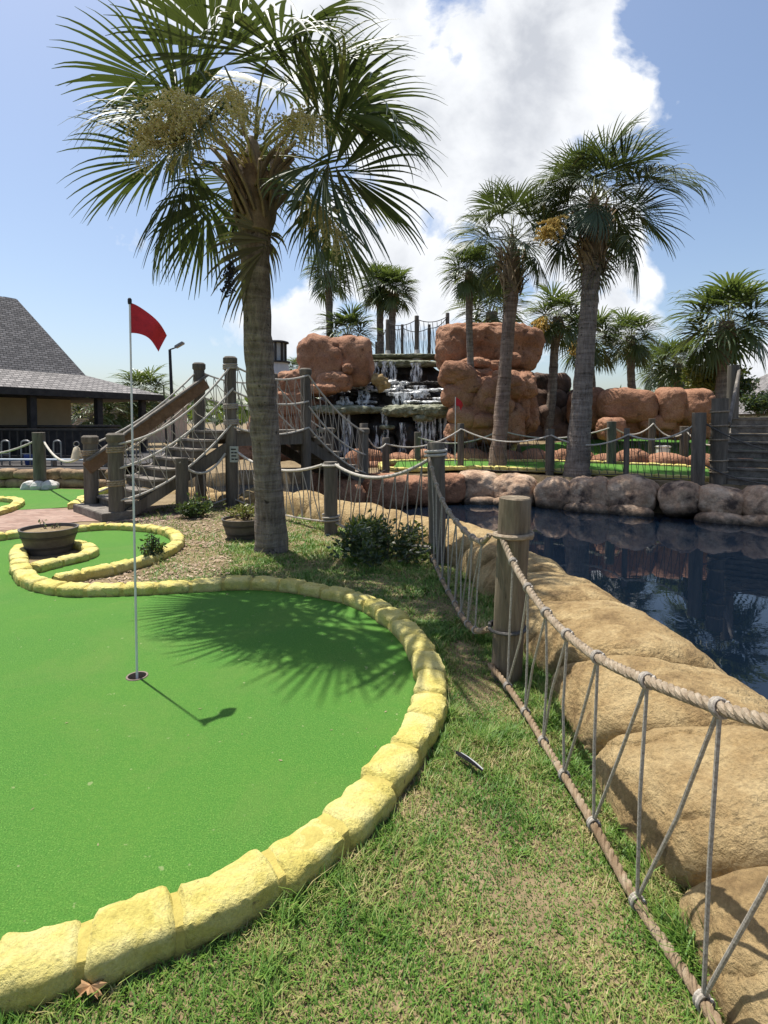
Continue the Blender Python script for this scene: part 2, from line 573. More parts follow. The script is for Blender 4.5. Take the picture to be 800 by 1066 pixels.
def brick_path_mat():
    m, t, b = new_mat('brick_pavers')
    v = coord(t)
    br = t.n('ShaderNodeTexBrick', ins={'Scale': 1.0, 'Mortar Size': 0.006, 'Brick Width': 0.22, 'Row Height': 0.11,
                                        'Color1': (0.25, 0.15, 0.11, 1), 'Color2': (0.36, 0.245, 0.19, 1), 'Mortar': (0.22, 0.16, 0.12, 1)})
    t.l(v, br.inputs[0])
    n = t.ramp(t.noise(v, 9, 5, 0.7), [(0.3, (0.7, 0.7, 0.7)), (0.7, (1.1, 1.1, 1.1))])
    t.l(t.mix(1.0, br.outputs[0], n, 'MULTIPLY'), b.inputs['Base Color'])
    b.inputs['Roughness'].default_value = 0.9
    return m


M['pavers'] = brick_path_mat()

# ------------------------------------------------------------------ plan of the ground
KZ = 0.1
main_kerb = [Vector((-3.2, 1.75, KZ)), Vector((-2.2, 1.5, KZ)), Vector((-1.5, 1.42, KZ))] + \
    [G(*q, KZ) for q in [(20, 992), (85, 975), (185, 940), (265, 905), (327, 868), (373, 832), (403, 796), (428, 764), (444, 734), (449, 708),
                         (446, 688), (438, 668), (425, 652), (409, 638), (385, 624), (360, 615), (330, 609), (305, 605), (275, 602.5), (240, 602.5),
                         (205, 604.5), (170, 606.5), (135, 608), (100, 609), (72, 608.5), (48, 605), (30, 599), (21, 587), (19, 576), (22, 567)]]
hairpin = [G(*q, KZ) for q in [(22, 567), (40, 562.5), (62, 562), (82, 564), (92, 567.5), (94, 571), (86, 575), (70, 579), (52, 583), (36, 587.5)]]
loop2 = [G(*q, KZ) for q in [(46, 602), (65, 597.5), (88, 593.5), (112, 589), (140, 582), (160, 576), (174, 570), (184, 563), (185, 557), (177, 551.5), (163, 548),
                             (145, 546), (125, 545), (105, 545.3), (82, 547), (58, 549), (28, 552), (0, 555.5), (-40, 561), (-90, 567)]]


def smooth_path(pts, n=6):
    """catmull-rom"""
    out = []
    for i in range(len(pts) - 1):
        p0, p1, p2, p3 = pts[max(i - 1, 0)], pts[i], pts[i + 1], pts[min(i + 2, len(pts) - 1)]
        for k in range(n):
            t = k / n
            out.append(0.5 * ((2 * p1) + (p2 - p0) * t + (2 * p0 - 5 * p1 + 4 * p2 - p3) * t * t + (3 * p1 - p0 - 3 * p2 + p3) * t ** 3))
    out.append(pts[-1].copy())
    return out


MK, HP, L2P = smooth_path(main_kerb), smooth_path(hairpin), smooth_path(loop2)
# carpet outline: along the main kerb to where the bed's point is, then round the second loop
iN = min(range(len(MK)), key=lambda i: (MK[i] - L2P[0]).length)
green_poly = [Vector((-9, 1.75, 0)), *MK[:iN], *L2P, Vector((-9, 6.2, 0))]
green_poly = [(v.x, v.y) for v in green_poly]
pond_poly = [(1.75, -3), (1.62, 1.0), (1.62, 3.2), (1.45, 5.0), (1.2, 6.6), (0.75, 7.5), (-0.25, 8.9), (-1.5, 10.15), (-2.5, 11.1), (-3.6, 12.1), (-5.0, 13.2), (-6.5, 14.2),
             (-7.0, 16.5), (-4, 18.3), (2.0, 18.5), (2.1, 17.2), (0.0, 16.6), (-1.6, 15.6), (-1.6, 13.9), (-1.1, 13.25), (-0.3, 13.25), (1.2, 14.0), (2.5, 14.35),
             (3.7, 13.75), (5.4, 12.85), (7.6, 11.5), (10, 10.3), (14, 9.0), (22, 7.4), (22, -3)]


def inside(x, y, poly):
    c = False
    j = len(poly) - 1
    for i in range(len(poly)):
        xi, yi = poly[i]
        xj, yj = poly[j]
        if (yi > y) != (yj > y) and x < (xj - xi) * (y - yi) / (yj - yi) + xi:
            c = not c
        j = i
    return c


def dist_poly(x, y, poly):
    d = 1e9
    j = len(poly) - 1
    for i in range(len(poly)):
        ax, ay = poly[j]
        bx, by = poly[i]
        dx, dy = bx - ax, by - ay
        t = max(0, min(1, ((x - ax) * dx + (y - ay) * dy) / (dx * dx + dy * dy + 1e-12)))
        d = min(d, math.hypot(x - ax - dx * t, y - ay - dy * t))
        j = i
    return d


def sstep(a, b, x):
    t = max(0.0, min(1.0, (x - a) / (b - a)))
    return t * t * (3 - 2 * t)


def far_height(x, y):
    h = 0.28 * sstep(9.0, 11.5, y + 0.35 * max(0, x)) * sstep(-2.2, -1.0, x)
    h += 0.85 * sstep(16.3, 21, y) * sstep(1.5, 3.5, x)
    h += 1.0 * sstep(20.5, 24, y) * (1 - sstep(2.5, 3.5, x)) * sstep(-9, -6, x)
    return h


def ground_h(x, y):
    h = far_height(x, y)
    if y < 25 and -10 < x < 25:
        if inside(x, y, pond_poly):
            d = dist_poly(x, y, pond_poly)
            return h - 0.15 - 1.0 * sstep(0.0, 0.35, d)
        if inside(x, y, green_poly) and dist_poly(x, y, green_poly) > 0.22:
            return -0.2
    if y < 9 and x < 1.2:
        h += 0.012 * noise.noise(Vector((x * 1.7, y * 1.7, 0)))
    return h


xs = [-400, -200, -100, -60, -35, -22] + [-16 + 0.2 * i for i in range(161)] + [22, 35, 60, 100, 200, 400]
ys = [-60, -20, -6, -2] + [0.2 * i for i in range(131)] + [30, 36, 45, 60, 100, 200, 400, 900]
gm = MB()
gm.v = [(x, y, ground_h(x, y) if (y > -3 and y < 60) else far_height(x, y)) for y in ys for x in xs]
nx = len(xs)
gm.f = [(j * nx + i, j * nx + i + 1, (j + 1) * nx + i + 1, (j + 1) * nx + i) for j in range(len(ys) - 1) for i in range(nx - 1)]
gm.m = [0] * len(gm.f)
structure(gm.build('ground', M['soil']))


def sheet(name, poly, z, mat, holes=(), zf=None):
    bm = bmesh.new()
    edges = []
    for pl in [poly, *holes]:
        vs = [bm.verts.new((x, y, z if zf is None else zf(x, y))) for x, y in pl]
        for a, b in zip(vs, vs[1:] + vs[:1]):
            edges.append(bm.edges.new((a, b)))
    bmesh.ops.triangle_fill(bm, use_beauty=True, use_dissolve=False, edges=edges)
    for f in bm.faces:
        if f.normal.z < 0:
            f.normal_flip()
    me = bpy.data.meshes.new(name)
    bm.to_mesh(me)
    bm.free()
    me.materials.append(mat)
    o = bpy.data.objects.new(name, me)
    COL.objects.link(o)
    return structure(o)


CUP = G(143, 706)
hole = [(CUP.x + 0.056 * math.cos(a), CUP.y + 0.056 * math.sin(a)) for a in [2 * math.pi * k / 24 for k in range(24)]]
sheet('putting_green', green_poly, 0.012, M['turf'], [hole])
# planting pocket inside the hairpin kerb
pocket = [(v.x, v.y) for v in HP]
sheet('planting_bed', pocket, 0.03, M['soil'])
# pond
wp = [(-12, 10), (-12, 19), (4, 19), (4, 16), (24, 16), (24, -4), (0.9, -4), (0.9, 6), (-4, 10)]
sheet('pond_water', wp, -0.40, M['water'])
# brick path and far-left green
sheet('brick_path', [(-14, 8.6), (-10, 8.2), (-6.6, 8.05)] + [(v.x, v.y + 0.05) for v in L2P[::-1] if v.x < -2.95 and v.y > 7.6][::-1][:0]
      + [(-5.6, 8.2), (-4.9, 8.95), (-4.0, 8.95), (-3.6, 8.85), (-3.4, 9.5), (-4.3, 10.2), (-6.2, 10.3), (-8, 9.6), (-10, 9.4), (-14, 9.6)], 0.006, M['pavers'])
sheet('putting_green', [(-14, 9.6), (-10, 9.4), (-8, 9.6), (-6.2, 10.3), (-5.5, 10.8), (-5.9, 12.2), (-7.0, 13.2), (-9, 13.6), (-14, 13.6)], 0.010, M['turf'])

# ------------------------------------------------------------------ kerbs
def kerb(parent, path, stone_len, w=0.19, h=0.125, hi=True, seed=0, zfun=None, stone_mat=None, mort_mat=None):
    pts = [Vector(p) for p in path]
    ds = [0]
    for a, b in zip(pts, pts[1:]):
        ds.append(ds[-1] + (b - a).xy.length)
    L = ds[-1]

    def at(d):
        d = max(0, min(L, d))
        j = 0
        lo, hi_ = 0, len(ds) - 2
        while lo < hi_:
            mid = (lo + hi_ + 1) // 2
            if ds[mid] <= d:
                lo = mid
            else:
                hi_ = mid - 1
        j = lo
        t = (d - ds[j]) / max(1e-9, ds[j + 1] - ds[j])
        p = pts[j].lerp(pts[j + 1], t)
        tg = (pts[min(j + 2, len(pts) - 1)] - pts[max(j - 1, 0)])
        tg.z = 0
        tg.normalize()
        return p, tg
    rnd = random.Random(seed)
    # cuts
    cuts = [0.0]
    while cuts[-1] < L - 0.6 * stone_len:
        cuts.append(min(L, cuts[-1] + stone_len * rnd.uniform(0.85, 1.18)))
    cuts[-1] = L
    ns, nc = (22, 28) if hi else (7, 10)
    for a, b in zip(cuts, cuts[1:]):
        mb = MB()
        vs, fs = [], []
        sw, sh = rnd.uniform(0.94, 1.06), rnd.uniform(0.92, 1.08)
        off = Vector((rnd.uniform(0, 50), rnd.uniform(0, 50), rnd.uniform(0, 50)))
        g = 0.001
        lat, skew = rnd.uniform(-0.006, 0.006), rnd.uniform(-0.012, 0.012)
        for i in range(ns + 1):
            t = i / ns
            tt = 0.5 - 0.5 * math.cos(math.pi * t)
            p, tg = at(a + g + (b - a - 2 * g) * tt)
            p = p + Vector((-tg.y, tg.x, 0)) * (lat + (tt - 0.5) * skew)
            zb = zfun(p.x, p.y) if zfun else 0.0
            nrm = Vector((-tg.y, tg.x, 0))
            e = min(tt, 1 - tt) * (b - a)
            k = 1 - 0.34 * max(0, 1 - e / 0.030) ** 1.7
            for c in range(nc):
                an = 2 * math.pi * c / nc
                cx, cz = math.cos(an), math.sin(an)
                n_ = 4.2
                rr = (abs(cx) ** n_ + abs(cz) ** n_) ** (-1 / n_)
                q = Vector((p.x, p.y, zb)) + nrm * (cx * rr * w / 2 * sw * k) + Vector((0, 0, (h * sh * (0.5 * k + 0.02)) - 0.01 + cz * rr * h * sh / 2 * k))
                if hi:
                    dn = 0.014 * noise.noise(q * 7 + off) + 0.009 * noise.noise(q * 19 + off) + 0.005 * noise.noise(q * 45 + off)
                else:
                    dn = 0.018 * noise.noise(q * 8 + off)
                q += (nrm * cx + Vector((0, 0, cz))) * dn
                vs.append(q)
        for i in range(ns):
            for c in range(nc):
                fs.append((i * nc + c, i * nc + (c + 1) % nc, (i + 1) * nc + (c + 1) % nc, (i + 1) * nc + c))
        fs.append(tuple(range(nc))[::-1])
        fs.append(tuple(ns * nc + c for c in range(nc)))
        mb.add(vs, fs)
        mb.build('stone', stone_mat or M['kerb_yellow'], parent)
    # continuous painted mortar under and between the stones
    mm = MB()
    vs, fs = [], []
    n2 = max(6, int(L / 0.06))
    prof = [(-0.45, -0.02), (-0.45, 0.5), (-0.38, 0.72), (-0.2, 0.79), (0.2, 0.79), (0.38, 0.72), (0.45, 0.5), (0.45, -0.02)]
    for i in range(n2 + 1):
        p, tg = at(L * i / n2)
        zb = zfun(p.x, p.y) if zfun else 0.0
        nrm = Vector((-tg.y, tg.x, 0))
        for (u, z) in prof:
            q = Vector((p.x, p.y, zb + z * h)) + nrm * (u * w)
            vs.append(q + Vector((0, 0, 0.007 * noise.noise(q * 16) if z > 0.4 else 0)))
    k = len(prof)
    for i in range(n2):
        for c in range(k - 1):
            fs.append((i * k + c, i * k + c + 1, (i + 1) * k + c + 1, (i + 1) * k + c))
    mm.add(vs, fs)
    mm.build('mortar', mort_mat or M['kerb_mortar'], parent)


k1 = thing('stone_kerb', 'long cream yellow painted stone kerb sweeping around the big near putting green', 'kerb', (0.3, 3.4, 0))
kerb(k1, MK, 0.27, 0.178, 0.118, True, 3)
k2 = thing('stone_kerb', 'small hairpin of yellow kerb stones wrapped around the planter pot on the carpet', 'kerb', (-4, 6.8, 0))
kerb(k2, HP[3:], 0.26, 0.17, 0.115, True, 5)
k3 = thing('stone_kerb', 'yellow painted kerb looping around the small green behind the planter pot, ending at the mulch bed', 'kerb', (-3, 7.2, 0))
kerb(k3, L2P[4:], 0.26, 0.16, 0.115, True, 8)
k4 = thing('stone_kerb', 'short pointed yellow kerb island on the green beside the brick path, cut by the left edge', 'kerb', (-8.5, 11.3, 0))
kerb(k4, smooth_path([G(-60, 519, 0.1), G(-20, 517.5, 0.1), G(8, 517.5, 0.1), G(20, 520, 0.1), G(14, 525, 0.1), G(-4, 531, 0.1), G(-30, 537, 0.1)]), 0.3, 0.2, 0.12, False, 4)
k5 = thing('stone_kerb', 'short yellow kerb stub beside the left foot of the wooden stairs', 'kerb', G(84, 524))
kerb(k5, smooth_path([G(77, 526, 0.08), G(84, 521.5, 0.08), G(93, 516, 0.08), G(112, 509, 0.08)]), 0.34, 0.22, 0.14, False, 6)

# ------------------------------------------------------------------ boulders
def rock_mesh(mb, c, d, rot=0.0, ex=2.8, amp=0.08, freq=1.6, seed=0, sub=4, tilt=(0, 0), crack=0.0):
    bm = bmesh.new()
    bmesh.ops.create_icosphere(bm, subdivisions=sub, radius=1)
    Mx = Matrix.Rotation(rot, 3, 'Z') @ Matrix.Rotation(tilt[0], 3, 'X') @ Matrix.Rotation(tilt[1], 3, 'Y')
    off = Vector((seed * 3.17, seed * 1.31 + 5, seed * 2.3 - 3))
    c = Vector(c)
    mn = min(d)
    vs = []
    for v in bm.verts:
        n_ = v.co.normalized()
        r = (abs(n_.x) ** ex + abs(n_.y) ** ex + abs(n_.z) ** ex) ** (-1 / ex)
        q = Vector((n_.x * r * d[0] / 2, n_.y * r * d[1] / 2, n_.z * r * d[2] / 2))
        k = freq / max(0.15, mn)
        dn = amp * mn * (noise.noise(q * k * 0.8 + off) * 1.0 + 0.5 * noise.noise(q * k * 2.1 + off) + 0.22 * noise.noise(q * k * 5 + off))
        if crack:
            rd = abs(noise.noise(q * k * 1.3 + off * 2))
            dn -= crack * mn * max(0, 1 - rd / 0.07) * 0.5
        q = q + n_ * dn
        vs.append(c + Mx @ q)
    bm.verts.index_update()
    mb.add(vs, [[v.index for v in f.verts] for f in bm.faces])
    bm.free()


def rock(name, mat, parent, c, d, **kw):
    mb = MB()
    rock_mesh(mb, c, d, **kw)
    return mb.build(name, mat, parent)


# near bank: big tan boulders along the pond
nb = thing('boulder_bank', 'bank of big tan sculpted boulders between the near rope fence and the pond', 'rock bank', (1.5, 3, 0))
GRV = [(-0.1, -0.1), (0.85, 1.02), (1.62, 1.88), (2.30, 2.62), (2.92, 3.42), (3.98, 4.16), (4.68, 4.9), (5.3, 5.5), (5.98, 6.12), (6.9, 6.75)]   # joints: y at the crest, y at the foot


def itp(x, tab):
    for (a, va), (b, vb) in zip(tab, tab[1:]):
        if x <= b:
            t = max(0, (x - a) / (b - a))
            t = t * t * (3 - 2 * t)
            return va + (vb - va) * t
    return tab[-1][1]


FOOT = [(0, 0.90), (1.4, 0.90), (2.1, 0.95), (3.0, 0.97), (4.5, 0.95), (5.5, 0.86), (6.4, 0.70), (7.0, 0.5)]
WATER = [(0, 2.1), (2.0, 2.1), (3.0, 2.12), (4.0, 2.02), (5.0, 1.85), (6.0, 1.62), (7.0, 1.35)]
CREST = [(0, 0.26), (1.2, 0.25), (2.0, 0.35), (2.6, 0.37), (3.3, 0.37), (4.2, 0.36), (5.2, 0.37), (7.0, 0.36)]


def bank_pt(y, a):
    """a = 0 at the grass-side foot, 1 under the water"""
    ph = math.pi * a
    c, s_ = -math.cos(ph), max(0.0, math.sin(ph))
    xf, xw, h = itp(y, FOOT), itp(y, WATER), itp(y, CREST)
    x = (xf + xw) / 2 + (xw - xf) / 2 * math.copysign(abs(c) ** 0.80, c)
    z = h * s_ ** 0.62 - (0.75 * (1 - s_ ** 0.8) if a > 0.5 else 0.10 * (1 - s_))
    return Vector((x, y, z))


def bank_section(k):
    (c0, f0), (c1, f1) = GRV[k], GRV[k + 1]
    nt, na = 56, 64
    off = Vector((k * 7.3, 1.7 * k, 3.1))
    bulge = random.Random(k + 60).uniform(-0.01, 0.03)
    vs = []
    for i in range(nt + 1):
        t = i / nt
        for j_ in range(na + 1):
            a = 0.5 - 0.5 * math.cos(math.pi * (0.02 + 0.94 * j_ / na))
            w_ = max(0, 1 - a / 0.5)
            wob = 0.06 * noise.noise(Vector((a * 4, k * 3.3, 0)))
            wob1 = 0.06 * noise.noise(Vector((a * 4, (k + 1) * 3.3, 0)))
            ya = c0 + (f0 - c0) * w_ + wob
            yb = c1 + (f1 - c1) * w_ + wob1
            y = ya + (yb - ya) * t
            p = bank_pt(y, a)
            dy = bank_pt(y + 0.01, a) - p
            da = bank_pt(y, min(1, a + 0.01)) - bank_pt(y, max(0, a - 0.01))
            n_ = da.cross(dy)
            n_ = n_.normalized() if n_.length > 1e-9 else Vector((0, 0, 1))
            ln = yb - ya
            e = min(t, 1 - t) * ln
            d = -0.080 * math.exp(-(e / 0.028)) - 0.034 * math.exp(-e / 0.13) + bulge * math.sin(math.pi * t) ** 0.6
            d += 0.040 * noise.noise(p * 2.1) + 0.020 * noise.noise(p * 5.5) + 0.009 * noise.noise(p * 14) + 0.005 * noise.noise(p * 34)
            cr = abs(noise.noise(p * 1.9 + Vector((9, 2, 5))))
            d -= 0.020 * max(0, 1 - cr / 0.035)
            vs.append(p + n_ * d)
    mb = MB()
    q = na + 1
    mb.add(vs, [(i * q + j_, (i + 1) * q + j_, (i + 1) * q + j_ + 1, i * q + j_ + 1) for i in range(nt) for j_ in range(na)])
    return mb.build('boulder', M['boulder_tan'], nb)


for k in range(len(GRV) - 1):
    bank_section(k)
pp = smooth_path([Vector((0.9, 6.95, 0)), Vector((0.35, 7.75, 0)), Vector((-0.45, 8.75, 0)), Vector((-1.3, 9.7, 0)), Vector((-2.1, 10.5, 0)), Vector((-2.9, 11.3, 0)), Vector((-3.9, 12.2, 0)), Vector((-5.2, 13.2, 0)), Vector((-6.6, 14.0, 0))], 4)
pl = [0]
for a, b in zip(pp, pp[1:]):
    pl.append(pl[-1] + (b - a).length)
d = 0.0
i = 0
while d < pl[-1]:
    j = max(k for k in range(len(pl)) if pl[k] <= d)
    j = min(j, len(pp) - 2)
    p = pp[j].lerp(pp[j + 1], (d - pl[j]) / (pl[j + 1] - pl[j]))
    tg = (pp[j + 1] - pp[j]).normalized()
    rock('boulder', M['boulder_tan'], nb, (p.x, p.y, -0.09 - 0.2 * sstep(-2.2, -3.0, p.x)), (0.98 * random.uniform(0.9, 1.15), 0.8 * random.uniform(0.85, 1.1), 0.86 + random.uniform(-0.08, 0.08)),
         rot=math.atan2(tg.y, tg.x), ex=2.9, amp=0.07, seed=40 + i, sub=4)
    d += random.uniform(0.66, 0.86)
    i += 1

# far bank: row of brown boulders
fb = thing('boulder_bank', 'row of brown and grey blotched boulders along the far edge of the pond', 'rock bank', (3, 13.5, 0.2))
fp = smooth_path([Vector(p + (0,)) for p in [(-1.5, 13.6), (-1.05, 13.05), (-0.3, 13.05), (1.2, 13.8), (2.5, 14.15), (3.7, 13.5), (5.4, 12.6), (7.6, 11.2), (10, 10.0), (13, 9.0)]], 5)
fl = [0]
for a, b in zip(fp, fp[1:]):
    fl.append(fl[-1] + (b - a).length)
d, i = 0.0, 0
while d < fl[-1]:
    j = min(max(k for k in range(len(fl)) if fl[k] <= d), len(fp) - 2)
    p = fp[j].lerp(fp[j + 1], (d - fl[j]) / (fl[j + 1] - fl[j]))
    tg = (fp[j + 1] - fp[j]).normalized()
    ht = random.uniform(0.72, 0.92)
    sx = random.uniform(0.85, 1.15)
    rd = M['boulder_red'] if p.x < 2.2 else M['boulder_brown']
    rock('boulder', rd, fb, (p.x, p.y, 0.33 + random.uniform(-0.05, 0.08) - ht / 2), (sx, 0.95, ht), rot=math.atan2(tg.y, tg.x) + random.uniform(-0.15, 0.15),
         ex=2.9, amp=0.10, freq=1.8, crack=0.03, seed=80 + i, sub=5, tilt=(random.uniform(-.1, .1), random.uniform(-.2, .2)))
    if i % 3 != 1 and p.x > 1.5:      # low toe stones at the water line
        nrm = Vector((tg.y, -tg.x, 0))
        q = p + nrm * 0.42
        rock('boulder', rd, fb, (q.x, q.y, -0.38), (random.uniform(0.7, 1.1), 0.5, 0.36), rot=math.atan2(tg.y, tg.x), ex=2.4, amp=0.08, seed=180 + i, sub=4)
    d += sx * 0.86
    i += 1

# second tier of low rocks behind the far fairway
t2 = thing('rock_wall', 'low reddish rock wall with rounded stones behind the far green, under the big palms', 'rock wall', (5, 17, 0.4))
x = -0.6
i = 0
while x < 10.5:
    sx = random.uniform(0.7, 1.3)
    y = 17.0 - 0.12 * max(0, x - 5) ** 1.3 + random.uniform(-0.1, 0.1)
    rock('boulder', M['boulder_red'], t2, (x, y, 0.38), (sx, 0.8, random.uniform(0.55, 0.85)), ex=2.6, amp=0.1, seed=220 + i, sub=4, rot=random.uniform(-.2, .2))
    if i % 2 == 0:
        rock('boulder', M['boulder_red'], t2, (x + 0.3, y - 0.45, 0.28), (random.uniform(0.5, 0.9), 0.5, 0.34), ex=2.4, amp=0.1, seed=260 + i, sub=4)
    x += sx * 0.8
    i += 1

# left stone retaining wall in front of the clubhouse deck
sw = thing('stone_wall', 'low wall of tan rounded stones in front of the clubhouse deck', 'stone wall', (-9, 14, 0))
wa, wb = Vector((-16, 13.9, 0)), Vector((-6.6, 13.7, 0))
mbw = MB()
mbw.beam(wa + Vector((0, 0.12, 0.22)), wb + Vector((0, 0.12, 0.22)), 0.3, 0.44)
mbw.build('mortar_bed', M['mortar_dark'], sw)
d, i = 0.0, 0
while d < (wb - wa).length:
    sx = random.uniform(0.4, 0.75)
    p = wa.lerp(wb, d / (wb - wa).length)
    for row, zz, hh in ((0, 0.10, 0.24), (1, 0.33, 0.26)):
        rock('stone', M['stone_wall'], sw, (p.x + (0.2 if row else 0) + random.uniform(-.05, .05), p.y, zz), (sx * random.uniform(0.85, 1.1), 0.4, hh * random.uniform(0.9, 1.15)), ex=3.0, amp=0.1, seed=300 + 2 * i + row, sub=3)
    d += sx * 0.94
    i += 1

# ------------------------------------------------------------------ waterfall and rockwork
wf = thing('waterfall_cliff', 'black wet rock cliff with mossy ledges and thin falls of water', 'waterfall', (0.2, 18.6, 0))
for k, (c, d, rt, sd) in enumerate([
        ((-1.4, 19.4, 0.7), (2.2, 1.6, 2.9), 0.1, 1), ((0.2, 19.6, 0.7), (2.2, 1.7, 2.9), -0.1, 2), ((1.7, 19.4, 0.7), (2.0, 1.6, 2.9), 0.1, 3),
        ((-1.0, 20.6, 2.0), (2.8, 1.5, 1.6), 0, 4), ((0.9, 20.6, 2.0), (2.8, 1.5, 1.6), 0, 5), ((-0.3, 21.5, 2.7), (4.2, 1.4, 2.1), 0, 6), ((1.0, 21.6, 2.7), (3.0, 1.4, 2.1), 0, 7),
        ((-0.75, 18.6, 0.5), (0.5, 0.5, 2.1), 0, 8), ((0.75, 18.55, 0.45), (0.8, 0.6, 2.4), 0, 9), ((1.5, 18.6, 0.5), (0.5, 0.5, 2.2), 0, 10), ((0.15, 18.55, 0.3), (0.55, 0.6, 1.9), 0, 11),
        ((-1.7, 18.7, 0.4), (0.6, 0.6, 2.0), 0.2, 12), ((2.1, 18.7, 0.5), (0.6, 0.6, 2.2), 0.1, 13)]):
    rock('cliff_face', M['wet_rock'], wf, c, d, rot=rt, ex=3.4, amp=0.12, freq=2.4, seed=400 + sd, sub=5)
for k, (c, d, rt) in enumerate([((-1.45, 18.6, 2.03), (2.1, 1.2, 0.28), 0.05), ((-0.3, 18.8, 2.02), (1.0, 0.9, 0.2), -.1), ((0.75, 18.55, 1.98), (1.7, 1.2, 0.36), -0.04), ((1.8, 18.4, 1.98), (1.3, 1.1, 0.40), 0.08), ((1.3, 18.3, 1.75), (0.7, 0.7, 0.22), 0.1),
                                ((0.1, 18.4, 1.45), (0.5, 0.6, 0.14), 0), ((-1.9, 18.35, 1.35), (0.6, 0.5, 0.16), 0.2), ((0.3, 20.9, 3.78), (3.6, 1.1, 0.22), 0), ((1.0, 21.6, 4.12), (3.9, 1.3, 0.16), 0.0)]):
    rock('ledge', M['moss_rock'], wf, c, d, rot=rt, ex=3.2, amp=0.22, freq=2.2, seed=430 + k, sub=5)
# cascades: stepped foam between the upper and the lower ledge
rw = random.Random(12)
k = 0
for row in range(7):
    z = 2.20 + row * 0.145
    y = 18.95 + row * 0.19
    x = -1.75 + 0.10 * row
    while x < 1.85 - 0.07 * row:
        wd_ = rw.uniform(0.35, 0.95)
        if rw.random() < 0.74:
            rock('cascade_step', M['cascade'] if rw.random() < 0.7 else M['wet_rock'], wf, (x + wd_ / 2, y + rw.uniform(0.02, 0.22), z - 0.05 + rw.uniform(-0.03, 0.03)), (wd_, 0.55, rw.uniform(0.09, 0.17)),
                 ex=3.0, amp=0.4, freq=1.6, seed=450 + k, sub=4, rot=rw.uniform(-.25, .25))
        x += wd_ * rw.uniform(0.8, 1.1)
        k += 1


def water_strip(x0, x1, y, z0, z1, bulge=0.15):
    mb = MB()
    n, m = 8, 8
    vs = []
    for i in range(n + 1):
        t = i / n
        for j in range(m + 1):
            s = j / m
            vs.append((x0 + (x1 - x0) * s + 0.03 * math.sin(7 * t + s * 5), y - bulge * math.sin(t * 1.4) + 0.02 * math.sin(s * 14), z1 + (z0 - z1) * t))
    mb.add(vs, [(i * (m + 1) + j, i * (m + 1) + j + 1, (i + 1) * (m + 1) + j + 1, (i + 1) * (m + 1) + j) for i in range(n) for j in range(m)])
    return mb.build('water_fall', M['foam'], wf)


for a in [(-1.5, -1.2, 19.0, 2.1, 2.5), (-0.9, -0.5, 19.2, 2.2, 2.7), (0.3, 0.9, 19.2, 2.2, 2.65), (1.0, 1.5, 19.45, 2.4, 2.9), (-1.05, -0.75, 20.15, 3.0, 3.78), (-0.45, -0.2, 20.15, 3.0, 3.78), (-0.1, 0.45, 20.1, 2.95, 3.8), (0.95, 1.35, 20.15, 3.0, 3.75), (-0.1, 0.12, 18.22, 0.2, 1.95), (-0.35, -0.2, 18.3, 0.2, 1.5), (0.5, 0.72, 18.2, 0.1, 1.6), (1.0, 1.7, 18.12, 0.0, 1.8), (-1.4, -1.1, 18.45, 0.0, 1.9), (1.75, 2.2, 18.25, 0.0, 1.9)]:
    water_strip(*a)
rock('boulder', M['boulder_tan'], wf, P(396, 399, 19.0), (0.62, 0.5, 0.60), ex=1.5, amp=0.35, seed=473, sub=4, tilt=(0.1, 0.15))

ra = thing('rock_formation', 'red sculpted boulders left of the waterfall with a wide two part boulder on top', 'rocks', (-2.2, 19, 2))
for k, (px, py, w, h, Y, dy) in enumerate([(335, 377, 1.55, 1.75, 19.2, 1.5), (362, 377, 1.75, 1.7, 19.5, 1.5), (306, 398, 1.0, 0.8, 19.0, 1.0), (348, 398, 1.2, 0.62, 18.7, 0.9), (318, 408, 2.2, 0.35, 18.9, 0.9), (334, 405, 1.3, 0.35, 18.4, 0.7), (362, 384, 0.36, 0.36, 18.5, 0.3),
                                           (306, 420, 1.2, 0.9, 18.9, 1.2), (314, 432, 1.6, 1.2, 19.2, 1.2), (300, 452, 2.6, 1.8, 19.4, 1.2), (330, 470, 1.0, 0.5, 17.0, 0.6), (262, 465, 1.6, 0.9, 18.6, 0.8)]):
    c = P(px, py, Y)
    rock('boulder', M['boulder_red'], ra, c, (w, dy, h), ex=4.0 if h > 0.6 else 2.6, amp=0.11, freq=2.0, crack=0.05, seed=500 + k, sub=5, rot=random.uniform(-.1, .1))

